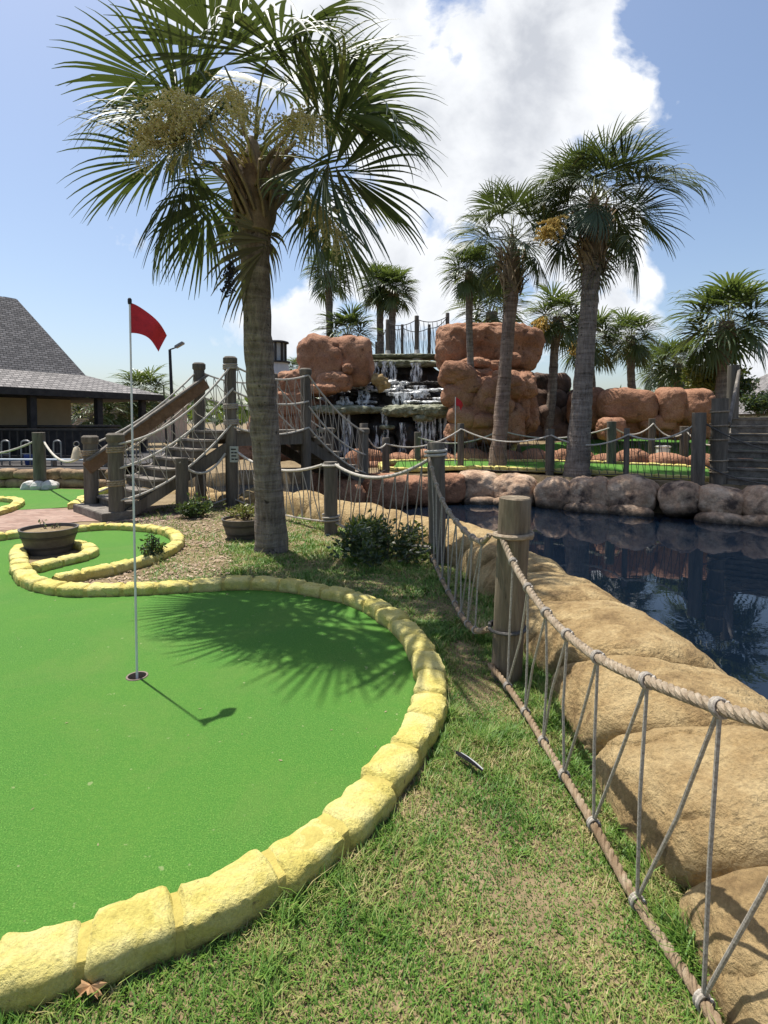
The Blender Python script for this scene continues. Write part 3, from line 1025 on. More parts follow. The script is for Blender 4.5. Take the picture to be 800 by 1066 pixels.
rb = thing('rock_formation', 'tall stack of red sculpted boulders right of the waterfall behind the middle palm', 'rocks', (3, 18.5, 1))
for k, (px, py, w, h, Y, dy) in enumerate([(472, 362, 1.15, 1.5, 18.9, 1.1), (500, 360, 1.9, 1.45, 19.0, 1.3), (536, 363, 1.7, 1.55, 19.2, 1.4), (497, 342, 2.6, 0.35, 19.1, 0.9), (486, 381, 1.3, 0.42, 18.3, 0.8), (505, 383, 1.4, 0.5, 18.3, 0.8), (470, 394, 0.8, 0.7, 17.9, 0.9), (490, 393, 1.5, 0.6, 18.0, 0.9),
                                           (488, 408, 1.25, 0.9, 17.7, 0.8), (512, 405, 1.2, 0.6, 17.8, 0.8), (512, 415, 1.1, 1.3, 17.5, 0.9), (540, 402, 1.1, 1.0, 18.2, 1.0), (535, 420, 1.0, 1.5, 18.4, 1.0), (497, 436, 1.1, 1.5, 17.6, 0.9), (520, 440, 1.5, 1.4, 17.6, 0.9), (549, 425, 0.7, 1.6, 18.6, 0.8), (512, 430, 2.4, 2.2, 18.9, 1.2), (515, 385, 2.4, 1.6, 19.3, 1.0), (500, 378, 0.7, 0.35, 18.0, 0.5), (522, 392, 0.6, 0.45, 17.5, 0.5), (499, 420, 0.55, 0.5, 17.4, 0.5), (478, 424, 0.6, 0.8, 17.5, 0.6), (530, 375, 0.8, 0.5, 18.4, 0.6), (476, 450, 0.7, 0.6, 17.3, 0.6)]):
    rock('boulder', M['boulder_red'], rb, P(px, py, Y), (w, dy, h), ex=3.4 if h > 1.2 else 2.6, amp=0.13, freq=2.1, crack=0.06, seed=540 + k, sub=5, rot=random.uniform(-.2, .2), tilt=(random.uniform(-.1, .1), random.uniform(-.15, .15)))

rr_ = random.Random(31)
for k in range(16):
    px, py = rr_.uniform(470, 548), rr_.uniform(386, 452)
    sz = rr_.uniform(0.5, 0.95)
    rock('boulder', M['boulder_red'], rb, P(px, py, 17.35 + rr_.uniform(-0.15, 0.35)), (sz * 1.25, 0.7, sz * rr_.uniform(0.6, 0.9)), ex=2.6, amp=0.12, freq=2.0, crack=0.05, seed=570 + k, sub=4, rot=rr_.uniform(-.3, .3), tilt=(rr_.uniform(-.2, .2), rr_.uniform(-.3, .3)))

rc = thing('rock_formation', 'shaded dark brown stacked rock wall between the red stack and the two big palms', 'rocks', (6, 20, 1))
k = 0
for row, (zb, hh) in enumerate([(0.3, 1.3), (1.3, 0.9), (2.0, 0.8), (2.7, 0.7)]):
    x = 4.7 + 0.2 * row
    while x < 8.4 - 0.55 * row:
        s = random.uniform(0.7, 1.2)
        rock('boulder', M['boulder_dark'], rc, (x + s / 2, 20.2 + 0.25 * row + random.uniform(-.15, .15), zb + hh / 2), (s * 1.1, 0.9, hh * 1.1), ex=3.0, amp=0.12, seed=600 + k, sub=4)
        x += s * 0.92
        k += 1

rd_ = thing('rock_formation', 'row of big flat faced red boulder blocks behind the far rope fence at right', 'rocks', (9, 19, 1.5))
for k, (px, py, w, h, Y, dy) in enumerate([(652, 422, 1.85, 1.15, 18.6, 1.3), (697, 422, 1.0, 1.2, 18.4, 1.2), (723, 424, 1.05, 1.25, 18.2, 1.2), (660, 445, 2.0, 0.7, 19.0, 1.0), (712, 447, 2.0, 0.7, 18.8, 1.0), (612, 425, 1.3, 1.4, 19.6, 1.2), (636, 446, 0.8, 0.75, 17.8, 0.7), (683, 440, 1.2, 0.5, 18.4, 0.8)]):
    rock('boulder', M['boulder_red'], rd_, P(px, py, Y), (w, dy, h), ex=3.4, amp=0.09, crack=0.06, seed=640 + k, sub=5, rot=random.uniform(-.15, .15))

# ------------------------------------------------------------------ far greens and kerbs
sheet('putting_green', [(0.2, 14.35), (2.2, 14.85), (4.2, 14.25), (6.2, 13.15), (8.0, 12.2), (9.5, 13.0), (8.0, 14.9), (5.5, 16.1), (2.5, 16.5), (0.4, 16.3)], 0.0, M['turf'], zf=lambda x, y: 0.36 + 0.03 * (y - 13))
kf = thing('stone_kerb', 'thin yellow kerb along both sides of the far fairway behind the pond', 'kerb', (4, 15.5, 0.28))
kerb(kf, smooth_path([Vector(q + (0,)) for q in [(8.3, 11.95), (8.0, 12.1), (6.2, 13.05), (4.2, 14.15), (2.2, 14.75), (0.4, 14.3), (-0.1, 15.3), (0.4, 16.4), (2.5, 16.62), (5.5, 16.22), (8.0, 15.0), (9.5, 13.1)]]), 0.38, 0.16, 0.12, False, 9, zfun=lambda x, y: 0.30 + 0.03 * (y - 13))
sheet('putting_green', [(4.4, 17.6), (10.5, 16.4), (13, 17.5), (12, 20.0), (7, 19.6), (4.6, 18.8)], 0, M['turf'], zf=lambda x, y: far_height(x, y) + 0.05)
kg = thing('stone_kerb', 'yellow kerb edging the raised green in front of the red boulder blocks', 'kerb', (8, 18, 0.8))
kerb(kg, smooth_path([Vector(q + (0,)) for q in [(4.4, 18.8), (4.3, 17.5), (7, 17.2), (10.5, 16.3), (13, 17.4), (12.2, 20.0), (9.6, 19.75)]]), 0.38, 0.18, 0.14, False, 12, zfun=lambda x, y: far_height(x, y) + 0.03)

# ------------------------------------------------------------------ rope helpers
def sag(a, b, s, n=16):
    a, b = Vector(a), Vector(b)
    out = []
    for i in range(n + 1):
        t = i / n
        p = a.lerp(b, t)
        p.z -= s * 4 * t * (1 - t)
        out.append(p)
    return out


def path_at(pts, t):
    k = t * (len(pts) - 1)
    i = min(int(k), len(pts) - 2)
    return pts[i].lerp(pts[i + 1], k - i)


def slack(a, b, amt, rnd=random):
    m = (a + b) / 2 + Vector((rnd.uniform(-1, 1), rnd.uniform(-1, 1), rnd.uniform(-1, 0.2))) * amt
    return [a, a.lerp(m, 0.5).lerp(m, 0.25), m, b.lerp(m, 0.6), b]


def net(name, top, bot, n, r, mat, parent, amt=0.02, knot=True):
    mb = MB()
    for i in range(n):
        t = (i + 0.5) / n
        a, b = path_at(top, t), path_at(bot, t)
        mb.tube(slack(a, b, amt), r, 5)
        t2_ = (i + 1.5) / n
        if t2_ <= 1:
            mb.tube(slack(a, path_at(bot, t2_), amt), r, 5)
    return mb.build(name, mat, parent)


def coil(mb, c, r, turns, rr, z0, dz, n=14, m=7, axis=None):
    """rope wound around a post"""
    pts = []
    for i in range(int(turns * n) + 1):
        a = 2 * math.pi * i / n
        pts.append(Vector(c) + Vector((math.cos(a) * r, math.sin(a) * r, z0 + dz * i / n)))
    mb.tube(pts, rr, m)


def post(parent, base, top_z, r, mat=None, lean=(0, 0), name='post', n=18):
    mb = MB()
    b = Vector(base)
    h = top_z - b.z
    pts, rs = [], []
    for i in range(9):
        t = i / 8
        pts.append(Vector((b.x + lean[0] * t, b.y + lean[1] * t, b.z - 0.1 + (h + 0.1) * t)))
        rs.append(r * (0.96 + 0.04 * t + 0.02 * noise.noise(Vector((b.x * 5, b.y * 5, t * 4)))))
    pts.append(pts[-1] + Vector((0, 0, 0.008)))
    rs.append(r * 0.93)
    mb.tube(pts, rs, n, wob=0.05)
    return mb.build(name, mat or M['wood'], parent)


# ------------------------------------------------------------------ near rope fence
nf = thing('rope_fence', 'rope fence with round timber posts between the grass and the tan boulders', 'fence', (0.76, 3.44, 0))
P0, P1, P2_, P3_ = Vector((1.0, 0.62, 0)), Vector((0.765, 3.44, 0)), Vector((0.62, 6.34, 0)), Vector((-0.77, 8.02, 0))
post(nf, P0, 1.15, 0.095, M['wood_post'])
np1 = post(nf, P1, 1.13, 0.098, M['wood_post'], lean=(0.05, 0.0))
np2 = post(nf, P2_, 1.37, 0.10, M['wood'], lean=(-0.03, 0))
np3 = post(nf, P3_, 1.03, 0.10, M['wood'])
# span off-frame post -> first post
topA = [Vector(q) for q in [(0.97, 0.70, 1.06), (0.925, 1.1, 0.95), (0.885, 1.45, 0.845), (0.845, 1.78, 0.765), (0.82, 2.1, 0.70), (0.805, 2.42, 0.668), (0.79, 2.7, 0.675), (0.77, 2.97, 0.72), (0.745, 3.22, 0.80), (0.72, 3.38, 0.90)]]
topA = smooth_path(topA, 4)
botA = smooth_path([Vector(q) for q in [(0.95, 0.7, 0.06), (0.89, 1.1, 0.035), (0.865, 1.43, 0.035), (0.83, 1.76, 0.03), (0.815, 2.1, 0.04), (0.80, 2.41, 0.035), (0.785, 2.67, 0.03), (0.765, 2.95, 0.035), (0.72, 3.22, 0.06), (0.66, 3.42, 0.09)]], 4)
mb = MB()
mb.rope(topA, 0.0185, 0.09, 7)
mb.build('top_rope', M['rope'], nf)
mb = MB()
mb.rope(botA, 0.0175, 0.10, 7)
mb.build('bottom_rope', M['rope_brown'], nf)


def yz_at(path, y):
    for a, b in zip(path, path[1:]):
        if (a.y - y) * (b.y - y) <= 0 and abs(a.y - b.y) > 1e-9:
            return a.lerp(b, (y - a.y) / (b.y - a.y))
    return path[0]


def ring(mb, path, y, R_, r, turns=2):
    p, q = yz_at(path, y), yz_at(path, y + 0.03)
    t = (q - p).normalized()
    u = t.orthogonal().normalized()
    w = t.cross(u)
    pts = []
    for i in range(turns * 12 + 1):
        a = 2 * math.pi * i / 12
        pts.append(p + t * (0.011 * i / 12) + (u * math.cos(a) + w * math.sin(a)) * R_)
    mb.tube(pts, r, 6)


def strands(path_t, path_b, ys, r, parent, mat, knotR=0.0225):
    for i, y in enumerate(ys):
        a, b = yz_at(path_t, y), yz_at(path_b, y)
        mb = MB()
        ring(mb, path_t, y - 0.012, knotR, r * 0.95, 2)
        ring(mb, path_b, y - 0.012, knotR * 0.95, r * 0.95, 2)
        a_ = a - Vector((0, 0, 0.025))
        mb.tube(slack(a_, b + Vector((0, 0, 0.02)), 0.012), r, 7)
        if i + 1 < len(ys):
            b2 = yz_at(path_b, ys[i + 1])
            mb.tube(slack(a_ + Vector((0, 0.012, 0)), b2 + Vector((0.004, 0, 0.02)), 0.015), r, 7)
        mb.build('lattice_cord', mat, parent)


strands(topA, botA, [1.10, 1.44, 1.76, 2.1, 2.41, 2.68, 2.95, 3.2], 0.0062, nf, M['cord'])
# rope wound on first post
mb = MB()
coil(mb, (P1.x + 0.038, P1.y, 0), 0.115, 1.2, 0.017, 0.885, 0.028)
mb.build('rope_lashing', M['rope'], np1)
mb = MB()
coil(mb, (P1.x + 0.008, P1.y, 0), 0.112, 1.5, 0.011, 0.30, 0.02)
mb.build('rope_lashing', M['cord_dark'], np1)
mb = MB()
mb.tube([(P1.x + 0.11, P1.y - 0.055, 1.045), (P1.x + 0.085, P1.y - 0.04, 1.045)], 0.017, 12)
mb.build('bolt_hole', M['black'], np1)
# first -> second post
topB = smooth_path([Vector(q) for q in [(0.655, 3.44, 0.90), (0.66, 3.72, 0.80), (0.64, 4.05, 0.765), (0.62, 4.5, 0.76), (0.59, 5.0, 0.79), (0.56, 5.5, 0.87), (0.53, 5.95, 1.03), (0.505, 6.32, 1.25)]], 4)
botB = smooth_path([Vector(q) for q in [(0.66, 3.46, 0.30), (0.62, 3.7, 0.20), (0.61, 4.2, 0.10), (0.60, 4.8, 0.06), (0.57, 5.4, 0.06), (0.54, 6.3, 0.10)]], 4)
mb = MB()
mb.rope(topB, 0.018, 0.09, 6)
mb.build('top_rope', M['rope'], nf)
mb = MB()
mb.rope(botB, 0.019, 0.11, 6)
mb.build('bottom_rope', M['rope_brown'], nf)
strands(topB, botB, [3.72, 4.02, 4.34, 4.68, 5.04, 5.4, 5.76, 6.08], 0.0062, nf, M['cord'])
mb = MB()
coil(mb, (P2_.x - 0.03, P2_.y, 0), 0.118, 2.3, 0.017, 1.20, 0.045)
mb.build('rope_lashing', M['rope_pale'], np2)
# second -> third post
topC = sag((0.52, 6.4, 1.18), (-0.70, 7.96, 1.0), 0.20)
botC = sag((0.54, 6.42, 0.16), (-0.70, 7.98, 0.16), 0.08)
for nm, pth, rr, mt in (('top_rope', topC, 0.022, M['rope_pale']), ('bottom_rope', botC, 0.017, M['cord'])):
    mb = MB()
    mb.tube(pth, rr, 8)
    mb.build(nm, mt, nf)
net('rope_net', topC, botC, 8, 0.0075, M['cord'], nf, 0.02)
mb = MB()
coil(mb, P3_, 0.112, 1.5, 0.018, 0.97, 0.02)
mb.build('rope_lashing', M['rope_pale'], np3)
mb = MB()
coil(mb, P3_, 0.115, 2.6, 0.015, 0.16, 0.045)
mb.build('rope_lashing', M['cord'], np3)

# ------------------------------------------------------------------ wooden stairs and bridge
dv = Vector((0.71, 0.70, 0)).normalized()
wv = Vector((-0.70, 0.71, 0)).normalized()
SW = 1.27
DZ = 1.45
R0 = Vector((-4.41, 9.14, 0))
T0 = R0 + dv * 2.1
T2 = T0 + dv * 1.76
B2 = T2 + dv * 1.66


def stair(parent, a, z0, b, z1, n, w=SW, side=wv, mats=(M['wood_flat'], M['wood'])):
    """a,b: near-side plan points"""
    run = (b - a)
    dd = run.normalized()
    st = run.length / n
    rise = (z1 - z0) / n
    rotz = math.atan2(dd.y, dd.x)
    for i in range(n):
        zt = z0 + rise * (i + 1)
        c = a + dd * (st * (i + 0.5)) + side * (w / 2)
        mb = MB()
        mb.box((c.x - dd.x * 0.02, c.y - dd.y * 0.02, zt - 0.022), (st + 0.045, w + 0.02, 0.042), rotz, bev=0.006)
        mb.build('tread', mats[0], parent, smooth=False)
        mb = MB()
        mb.box((c.x, c.y, zt - 0.045 - (rise - 0.045) / 2), (st - 0.006, w - 0.05, rise - 0.05), rotz)
        mb.build('riser', mats[1], parent, smooth=False)
    for s in (0.0, w):
        o = side * s
        mb = MB()
        p0, p1 = a + o, b + o
        nrm = side * 0.03
        vs = []
        for sg in (-1, 1):
            vs += [p0 + dd * 0.12 + nrm * sg + Vector((0, 0, z0 - 0.12)), p0 + nrm * sg + Vector((0, 0, z0 + 0.004)), p1 + nrm * sg + Vector((0, 0, z1 - rise + 0.004)), p1 + nrm * sg + Vector((0, 0, z1 - rise - 0.26))]
        mb.add(vs, [(0, 1, 2, 3), (7, 6, 5, 4), (0, 4, 5, 1), (1, 5, 6, 2), (2, 6, 7, 3), (3, 7, 4, 0)])
        mb.build('stringer', mats[1], parent, smooth=False)


def sq_post(parent, p, z0, z1, w=0.17, cap=True, mat=None, rot=None, r_lash=0):
    mb = MB()
    rot = math.atan2(dv.y, dv.x) if rot is None else rot
    mb.tube([(p.x, p.y, z0), (p.x, p.y, (z0 + z1) / 2), (p.x, p.y, z1)], [w * 0.56, w * 0.55, w * 0.54], 14, wob=0.04)
    if cap:
        mb.tube([(p.x, p.y, z1 - 0.12), (p.x, p.y, z1 - 0.09), (p.x, p.y, z1 + 0.0), (p.x, p.y, z1 + 0.03)], [w * 0.56, w * 0.66, w * 0.66, w * 0.5], 14)
    o = mb.build('post', mat or M['wood'], parent)
    return o


st = thing('wooden_bridge', 'grey weathered wooden bridge and stairs with rope railings left of the waterfall', 'bridge', (-3, 10.6, 0))
# base platform
mb = MB()
pc = R0 + wv * (SW / 2) - dv * 0.02
mb.box((pc.x, pc.y, 0.07), (0.5, SW + 0.26, 0.14), math.atan2(dv.y, dv.x), bev=0.01)
mb.build('landing', M['wood_flat'], st, smooth=False)
stair(st, R0 + dv * 0.1, 0.12, T0, DZ, 8)
# deck
mb = MB()
nD = 12
for i in range(nD):
    c = T0 + dv * (1.76 * (i + 0.5) / nD) + wv * SW / 2
    mb.box((c.x, c.y, DZ - 0.02), (1.76 / nD - 0.012, SW + 0.12, 0.04), math.atan2(dv.y, dv.x))
mb.build('deck', M['wood_flat'], st, smooth=False)
for o in (0, SW):
    mb = MB()
    mb.beam(T0 + wv * o + Vector((0, 0, DZ - 0.17)), T2 + wv * o + Vector((0, 0, DZ - 0.17)), 0.06, 0.26)
    mb.build('fascia_beam', M['wood'], st, smooth=False)
stair(st, B2, 0.30, T2, DZ, 7)
# posts
BP = {}
for p, z1, zb in [(R0, 1.40, 0), (R0 + wv * SW, 1.34, 0), (T0, 2.82, 0.0), (T0 + wv * SW, 2.80, 0), (T2, 2.72, -1.0), (T2 + wv * SW, 2.7, -1.0), (B2, 1.45, 0.2), (B2 + wv * SW, 1.45, 0.2)]:
    BP[tuple(p)] = sq_post(st, p, zb, z1, 0.20 if z1 > 2 else 0.22)
mid = R0 + dv * 1.05 - wv * 0.15
sq_post(st, Vector((mid.x, mid.y, 0)), 0, 0.98, 0.2, False)
# under-bridge brace
for t in (0.35, 0.7):
    q = T0.lerp(T2, t) + wv * (SW * 0.8)
    sq_post(st, q, -1.0, DZ - 0.1, 0.16, False)
# plank handrail up the far side of the stairs
mb = MB()
a, b = R0 + wv * SW + Vector((0, 0, 0.78)) - dv * 0.1, T0 + wv * SW + Vector((0, 0, 2.42)) + dv * 0.1
mb.beam(a - wv * 0.12, b - wv * 0.12, 0.05, 0.24, bev=0.012)
mb.build('handrail', M['wood_brown'], st, smooth=False)
mb = MB()
mb.beam(a - wv * 0.15 + Vector((0, 0, 0.15)), b - wv * 0.15 + Vector((0, 0, 0.15)), 0.13, 0.04, bev=0.008)
mb.build('handrail', M['wood_flat'], st, smooth=False)


def rope_rail(parent, a, b, levels, sg, n, thick=0.015, mat=None, cmat=None, netr=0.008):
    paths = []
    for (za, zb) in levels:
        pth = sag(a + Vector((0, 0, za)), b + Vector((0, 0, zb)), sg * random.uniform(0.85, 1.15), 14)
        paths.append(pth)
        mb = MB()
        mb.tube(pth, thick, 7)
        mb.build('rail_rope', mat or M['rope_pale'], parent)
    for p0, p1 in zip(paths, paths[1:]):
        net('rope_net', p0, p1, n, netr, cmat or M['cord'], parent, 0.03)


rope_rail(st, R0 - wv * 0.1, T0 - wv * 0.1, [(1.25, 2.72), (0.85, 2.25), (0.32, 1.62)], 0.26, 9, 0.02)
rope_rail(st, R0 + wv * SW, T0 + wv * SW, [(1.2, 2.7), (0.8, 2.2), (0.3, 1.6)], 0.16, 9, 0.018)
rope_rail(st, T0 - wv * 0.1, T2 - wv * 0.1, [(2.68, 2.6), (2.2, 2.05), (1.52, 1.5)], 0.16, 8, 0.02)
rope_rail(st, T0 + wv * SW, T2 + wv * SW, [(2.66, 2.6), (2.15, 2.05), (1.52, 1.5)], 0.14, 8, 0.018)
rope_rail(st, T2 - wv * 0.1, B2 - wv * 0.1, [(2.6, 1.36), (1.95, 0.85), (1.5, 0.42)], 0.16, 9, 0.02)
rope_rail(st, T2 + wv * SW, B2 + wv * SW, [(2.6, 1.36), (1.95, 0.85), (1.5, 0.42)], 0.14, 8, 0.018)
for p, z in [(R0, 1.1), (R0, 0.55), (R0 + wv * SW, 1.0), (T0, 1.85), (T0, 1.55), (T0, 2.6)]:
    mb = MB()
    coil(mb, p, 0.128, 3.2, 0.016, z, 0.034)
    mb.build('rope_lashing', M['rope'] if z < 1.5 else M['cord'], BP[tuple(p)])
# sign on bridge post
sg_ = thing('sign', 'small pale grey notice board with four dark lines on a bridge post', 'sign', P(244, 473, 10.42))
sgl = P(244, 473, 10.42)
mb = MB()
mb.box(sgl, (0.17, 0.015, 0.30), R(-8), bev=0.004)
mb.build('board', M['sign'], sg_, smooth=False)
mb = MB()
for k in range(4):
    for (o, ww) in (((-0.035, 0.05), (0.03, 0.055)) if k % 2 else ((-0.01, 0.10),)):
        mb.box(sgl + Vector((o + 0.003 * k, -0.0105 + 0.14 * -o, 0.095 - k * 0.062)), (ww, 0.003, 0.026), R(-8))
mb.build('text', M['black'], sg_, smooth=False)

# rope from stairs' short post to sign post and on behind the palm to the third post
lf = thing('rope_fence', 'slack white rope and netting from the bridge posts behind the big palm trunk', 'fence', (-2.5, 10.3, 0))
segs = [(Vector((mid.x, mid.y - 0.1, 0.92)), Vector((T0.x - 0.08, T0.y - 0.12, 1.02)), 0.28), (Vector((T0.x + 0.1, T0.y - 0.1, 1.08)), Vector((-0.86, 8.08, 1.0)), 0.22)]
for a, b, s_ in segs:
    tp = sag(a, b, s_, 18)
    bt = sag(Vector((a.x, a.y, 0.14)), Vector((b.x, b.y, 0.16)), 0.06, 18)
    mb = MB()
    mb.tube(tp, 0.022, 8)
    mb.build('top_rope', M['rope_pale'], lf)
    mb = MB()
    mb.tube(bt, 0.015, 7)
    mb.build('bottom_rope', M['cord'], lf)
    net('rope_net', tp, bt, 7 if s_ > 0.25 else 12, 0.008, M['cord'], lf, 0.03)

# far-left rope fence
ff = thing('rope_fence', 'white rope swag on a single dark post with pale rocks at its foot', 'fence', (-8.56, 13.2, 0))
lp = G(42, 507, 0.0)
lp = Vector((lp.x * 0.97, lp.y * 0.97, 0))
post(ff, lp, 1.36, 0.14, M['wood'])
for a, b, s_ in [((lp.x - 2.6, lp.y - 0.2, 1.15), (lp.x - 0.12, lp.y, 1.15), 0.32), ((lp.x + 0.12, lp.y, 1.15), (R0.x + wv.x * SW - 0.15, R0.y + wv.y * SW, 1.0), 0.26)]:
    mb = MB()
    mb.tube(sag(a, b, s_, 18), 0.024, 8)
    mb.build('rope', M['rope_pale'], ff)
for k, (ox, oy, s_) in enumerate([(-0.22, -0.05, 0.36), (0.24, -0.02, 0.4), (0.02, -0.16, 0.3)]):
    rock('collar_stone', M['concrete'], ff, (lp.x + ox, lp.y + oy, 0.06), (s_, s_, 0.3), ex=2.2, amp=0.15, seed=700 + k, sub=4)

# ------------------------------------------------------------------ far bank fences
def post_fence(label, posts, spans, sg=0.22, r=0.10, low=0.35, n=6, mat=M['wood'], cmat=M['cord_dark'], rmat_=M['rope_pale'], rr=0.02):
    f = thing('rope_fence', label, 'fence', posts[0][0])
    for p, zt, rad in posts:
        post(f, p, zt, rad, mat)
    for i, j in spans:
        a, b = posts[i], posts[j]
        A = Vector((a[0].x, a[0].y - 0.1, a[1] - 0.14))
        B = Vector((b[0].x, b[0].y - 0.1, b[1] - 0.14))
        tp = sag(A, B, sg, 14)
        bt = sag(Vector((A.x, A.y, a[0].z + 0.12)), Vector((B.x, B.y, b[0].z + 0.12)), 0.04, 14)
        mb = MB()
        mb.tube(tp, rr, 7)
        mb.build('top_rope', rmat_, f)
        mb = MB()
        mb.tube(bt, 0.012, 6)
        mb.build('bottom_rope', cmat, f)
        net('rope_net', tp, bt, n, 0.007, cmat, f, 0.02)
    return f


def fpst(px, Y, ytop, rad=0.11):
    b = P(px, 440, Y)
    z = far_height(b.x, b.y)
    return (Vector((b.x, b.y, z)), P(px, ytop, Y).z, rad)


post_fence('rope fence with round posts along the far pond edge, standing on the brown boulders',
           [fpst(379, 13.3, 441, 0.10), fpst(402, 14.2, 456, 0.10), fpst(480, 14.9, 441, 0.09), fpst(573, 14.0, 447, 0.11), fpst(653, 13.1, 446, 0.065), fpst(728, 12.0, 430, 0.14)],
           [(0, 1), (1, 2), (2, 3), (3, 4), (4, 5)], 0.25, n=10)
post_fence('second rope fence on the far side of the fairway behind the far pond fence',
           [fpst(435, 16.6, 450, 0.10), fpst(520, 16.9, 443, 0.09), fpst(637, 15.8, 439, 0.13), fpst(679, 17.4, 436, 0.10), fpst(713, 17.0, 444, 0.13), fpst(757, 15.6, 452, 0.08)],
           [(0, 1), (1, 2), (2, 3), (3, 4), (4, 5)], 0.28, n=8)
tf = [((Vector((P(px, 362, Y).x, Y, 4.15))), P(px, yt, Y).z, rad) for px, Y, yt, rad in [(419, 22.5, 338, 0.06), (434, 21.6, 329, 0.085), (447, 22.8, 338, 0.06), (466, 22.2, 326, 0.075), (404, 21.8, 333, 0.085), (392, 22.4, 356, 0.05)]]
tff = post_fence('rope fence on the lookout deck at the top of the waterfall', tf, [(5, 4), (4, 1), (1, 3), (4, 0), (0, 2), (2, 3)], 0.16, n=7, mat=M['wood'], cmat=M['cord_dark'], rmat_=M['cord_dark'], rr=0.016)
for px, Y in ((404, 21.75), (434, 21.55), (458, 21.7)):
    mb = MB()
    c = P(px, 372, Y)
    mb.lathe((c.x, Y - 0.2, 3.75), [(0.36, 0.0), (0.30, 0.12), (0.16, 0.32), (0.10, 0.55), (0.09, 0.62)], 16)
    mb.build('footing', M['concrete'], tff)

# ------------------------------------------------------------------ right-hand stairs
rs_ = thing('wooden_stairs', 'dark wooden stairs climbing away behind the far fence at the right edge', 'stairs', (7.2, 11.9, 0.28))
d2 = Vector((0.60, 0.80, 0))
s2 = Vector((0.80, -0.60, 0))
A2 = Vector((7.28, 12.0, 0))
stair(rs_, A2, 0.25, A2 + d2 * 2.1, 1.72, 8, 1.9, s2, (M['wood_flat'], M['wood_flat']))
for p, zb, zt, w_ in [(A2 - s2 * 0.05, 0.2, 2.12, 0.30), (A2 + d2 * 2.1, 0.2, 3.0, 0.24), (A2 + s2 * 1.9, 0.2, 2.0, 0.26), (A2 + d2 * 2.1 + s2 * 1.9, 0.2, 3.0, 0.24)]:
    sq_post(rs_, p, zb, zt, w_, False, M['wood'])
for o in (0.12, 1.8):
    mb = MB()
    mb.beam(A2 + s2 * o + Vector((0, 0, 1.55)), A2 + d2 * 2.1 + s2 * o + Vector((0, 0, 2.85)), 0.06, 0.16, bev=0.01)
    mb.build('handrail', M['wood_flat'], rs_, smooth=False)
for z in (0.5, 0.75, 1.2, 1.5, 1.8):
    mb = MB()
    coil(mb, A2 - s2 * 0.05, 0.175, 1.5, 0.018, z, 0.05)
    mb.build('rope_lashing', M['rope'], rs_)
for zz in (0.95, 0.45):
    mb = MB()
    mb.tube(sag(P(728, 430, 12.0) + Vector((0.1, 0, zz - 1.55 if zz < 0.5 else -0.2)), A2 + Vector((1.7, -1.2, zz + 0.1)), 0.3, 14), 0.018, 7)
    mb.build('rope', M['cord_dark'], rs_)

# ------------------------------------------------------------------ palms
GA = math.pi * (3 - math.sqrt(5))


def frond_verts(mb, elev, Lp, Lb, N, rows, droop, rnd, stalk=True, ridge=True, bend=1.0, spread=112):
    # stalk
    pos = Vector((0.10, 0, 0))
    ang = elev
    pts = [pos.copy()]
    ns = 7
    for i in range(ns):
        pos = pos + Vector((math.cos(ang), 0, math.sin(ang))) * (Lp / ns)
        ang -= 0.10 * bend
        pts.append(pos.copy())
    if stalk:
        mb.tube(pts, [0.022, 0.018, 0.015, 0.013, 0.012, 0.011, 0.010, 0.009], 5, 1, flat=0.6)
    f = Vector((math.cos(ang), 0, math.sin(ang)))
    s = Vector((0, 1, 0))
    n_ = f.cross(s) * -1
    if n_.z < 0 and elev > 0:
        n_ = -n_
    costa = []
    cp, ca = pos.copy(), ang
    for i in range(6):
        costa.append(cp.copy())
        cp = cp + Vector((math.cos(ca), 0, math.sin(ca))) * (Lb * 0.07)
        ca -= 0.13
    thm = R(spread)
    for i in range(N):
        u = (i + 0.5) / N * 2 - 1
        th = u * thm * (1 + rnd.uniform(-0.02, 0.02))
        c0 = 1 - abs(u)
        k = c0 * 5
        base = costa[min(int(k), 5)]
        aa = ang - 0.13 * k * 0.5
        fl = Vector((math.cos(aa), 0, math.sin(aa)))
        dr = fl * math.cos(th) + s * math.sin(th) + n_ * (0.42 * abs(math.sin(th)) + rnd.uniform(-0.05, 0.05))
        dr.normalize()
        L = Lb * (0.62 + 0.38 * math.cos(th * 0.62)) * rnd.uniform(0.9, 1.06)
        wmax = 2 * math.tan(thm / N) * L * 0.42 * 1.2
        p = base.copy()
        vs = []
        tw = rnd.uniform(-0.4, 0.4)
        dro = droop * rnd.uniform(0.7, 1.35)
        brk = 0.9 if rnd.random() < 0.10 else 2
        for r in range(rows + 1):
            t = r / rows
            wd = wmax * (t / 0.42 if t < 0.42 else max(0.04, max(0.0, 1 - (t - 0.42) / 0.58) ** 0.7))
            wd = max(wd, 0.004)
            side = dr.cross(n_ + Vector((0, 0, 0.2)))
            side = side.normalized() if side.length > 1e-5 else s
            side = Matrix.Rotation(tw * t, 3, dr) @ side
            nn = side.cross(dr)
            if ridge:
                vs += [p - side * wd / 2, p + nn * wd * 0.22, p + side * wd / 2]
            else:
                vs += [p - side * wd / 2, p + side * wd / 2]
            p = p + dr * (L / rows)
            g = dro * (0.03 + 0.75 * t * t) * (6 / rows) * 0.62
            if t > 0.45 and brk < 1:
                g += 0.55
                brk = 2
            dr = (dr + Vector((0, 0, -g))).normalized()
        q = 3 if ridge else 2
        fs = []
        for r in range(rows):
            for c in range(q - 1):
                fs.append((r * q + c, r * q + c + 1, (r + 1) * q + c + 1, (r + 1) * q + c))
        mb.add(vs, fs, 0)


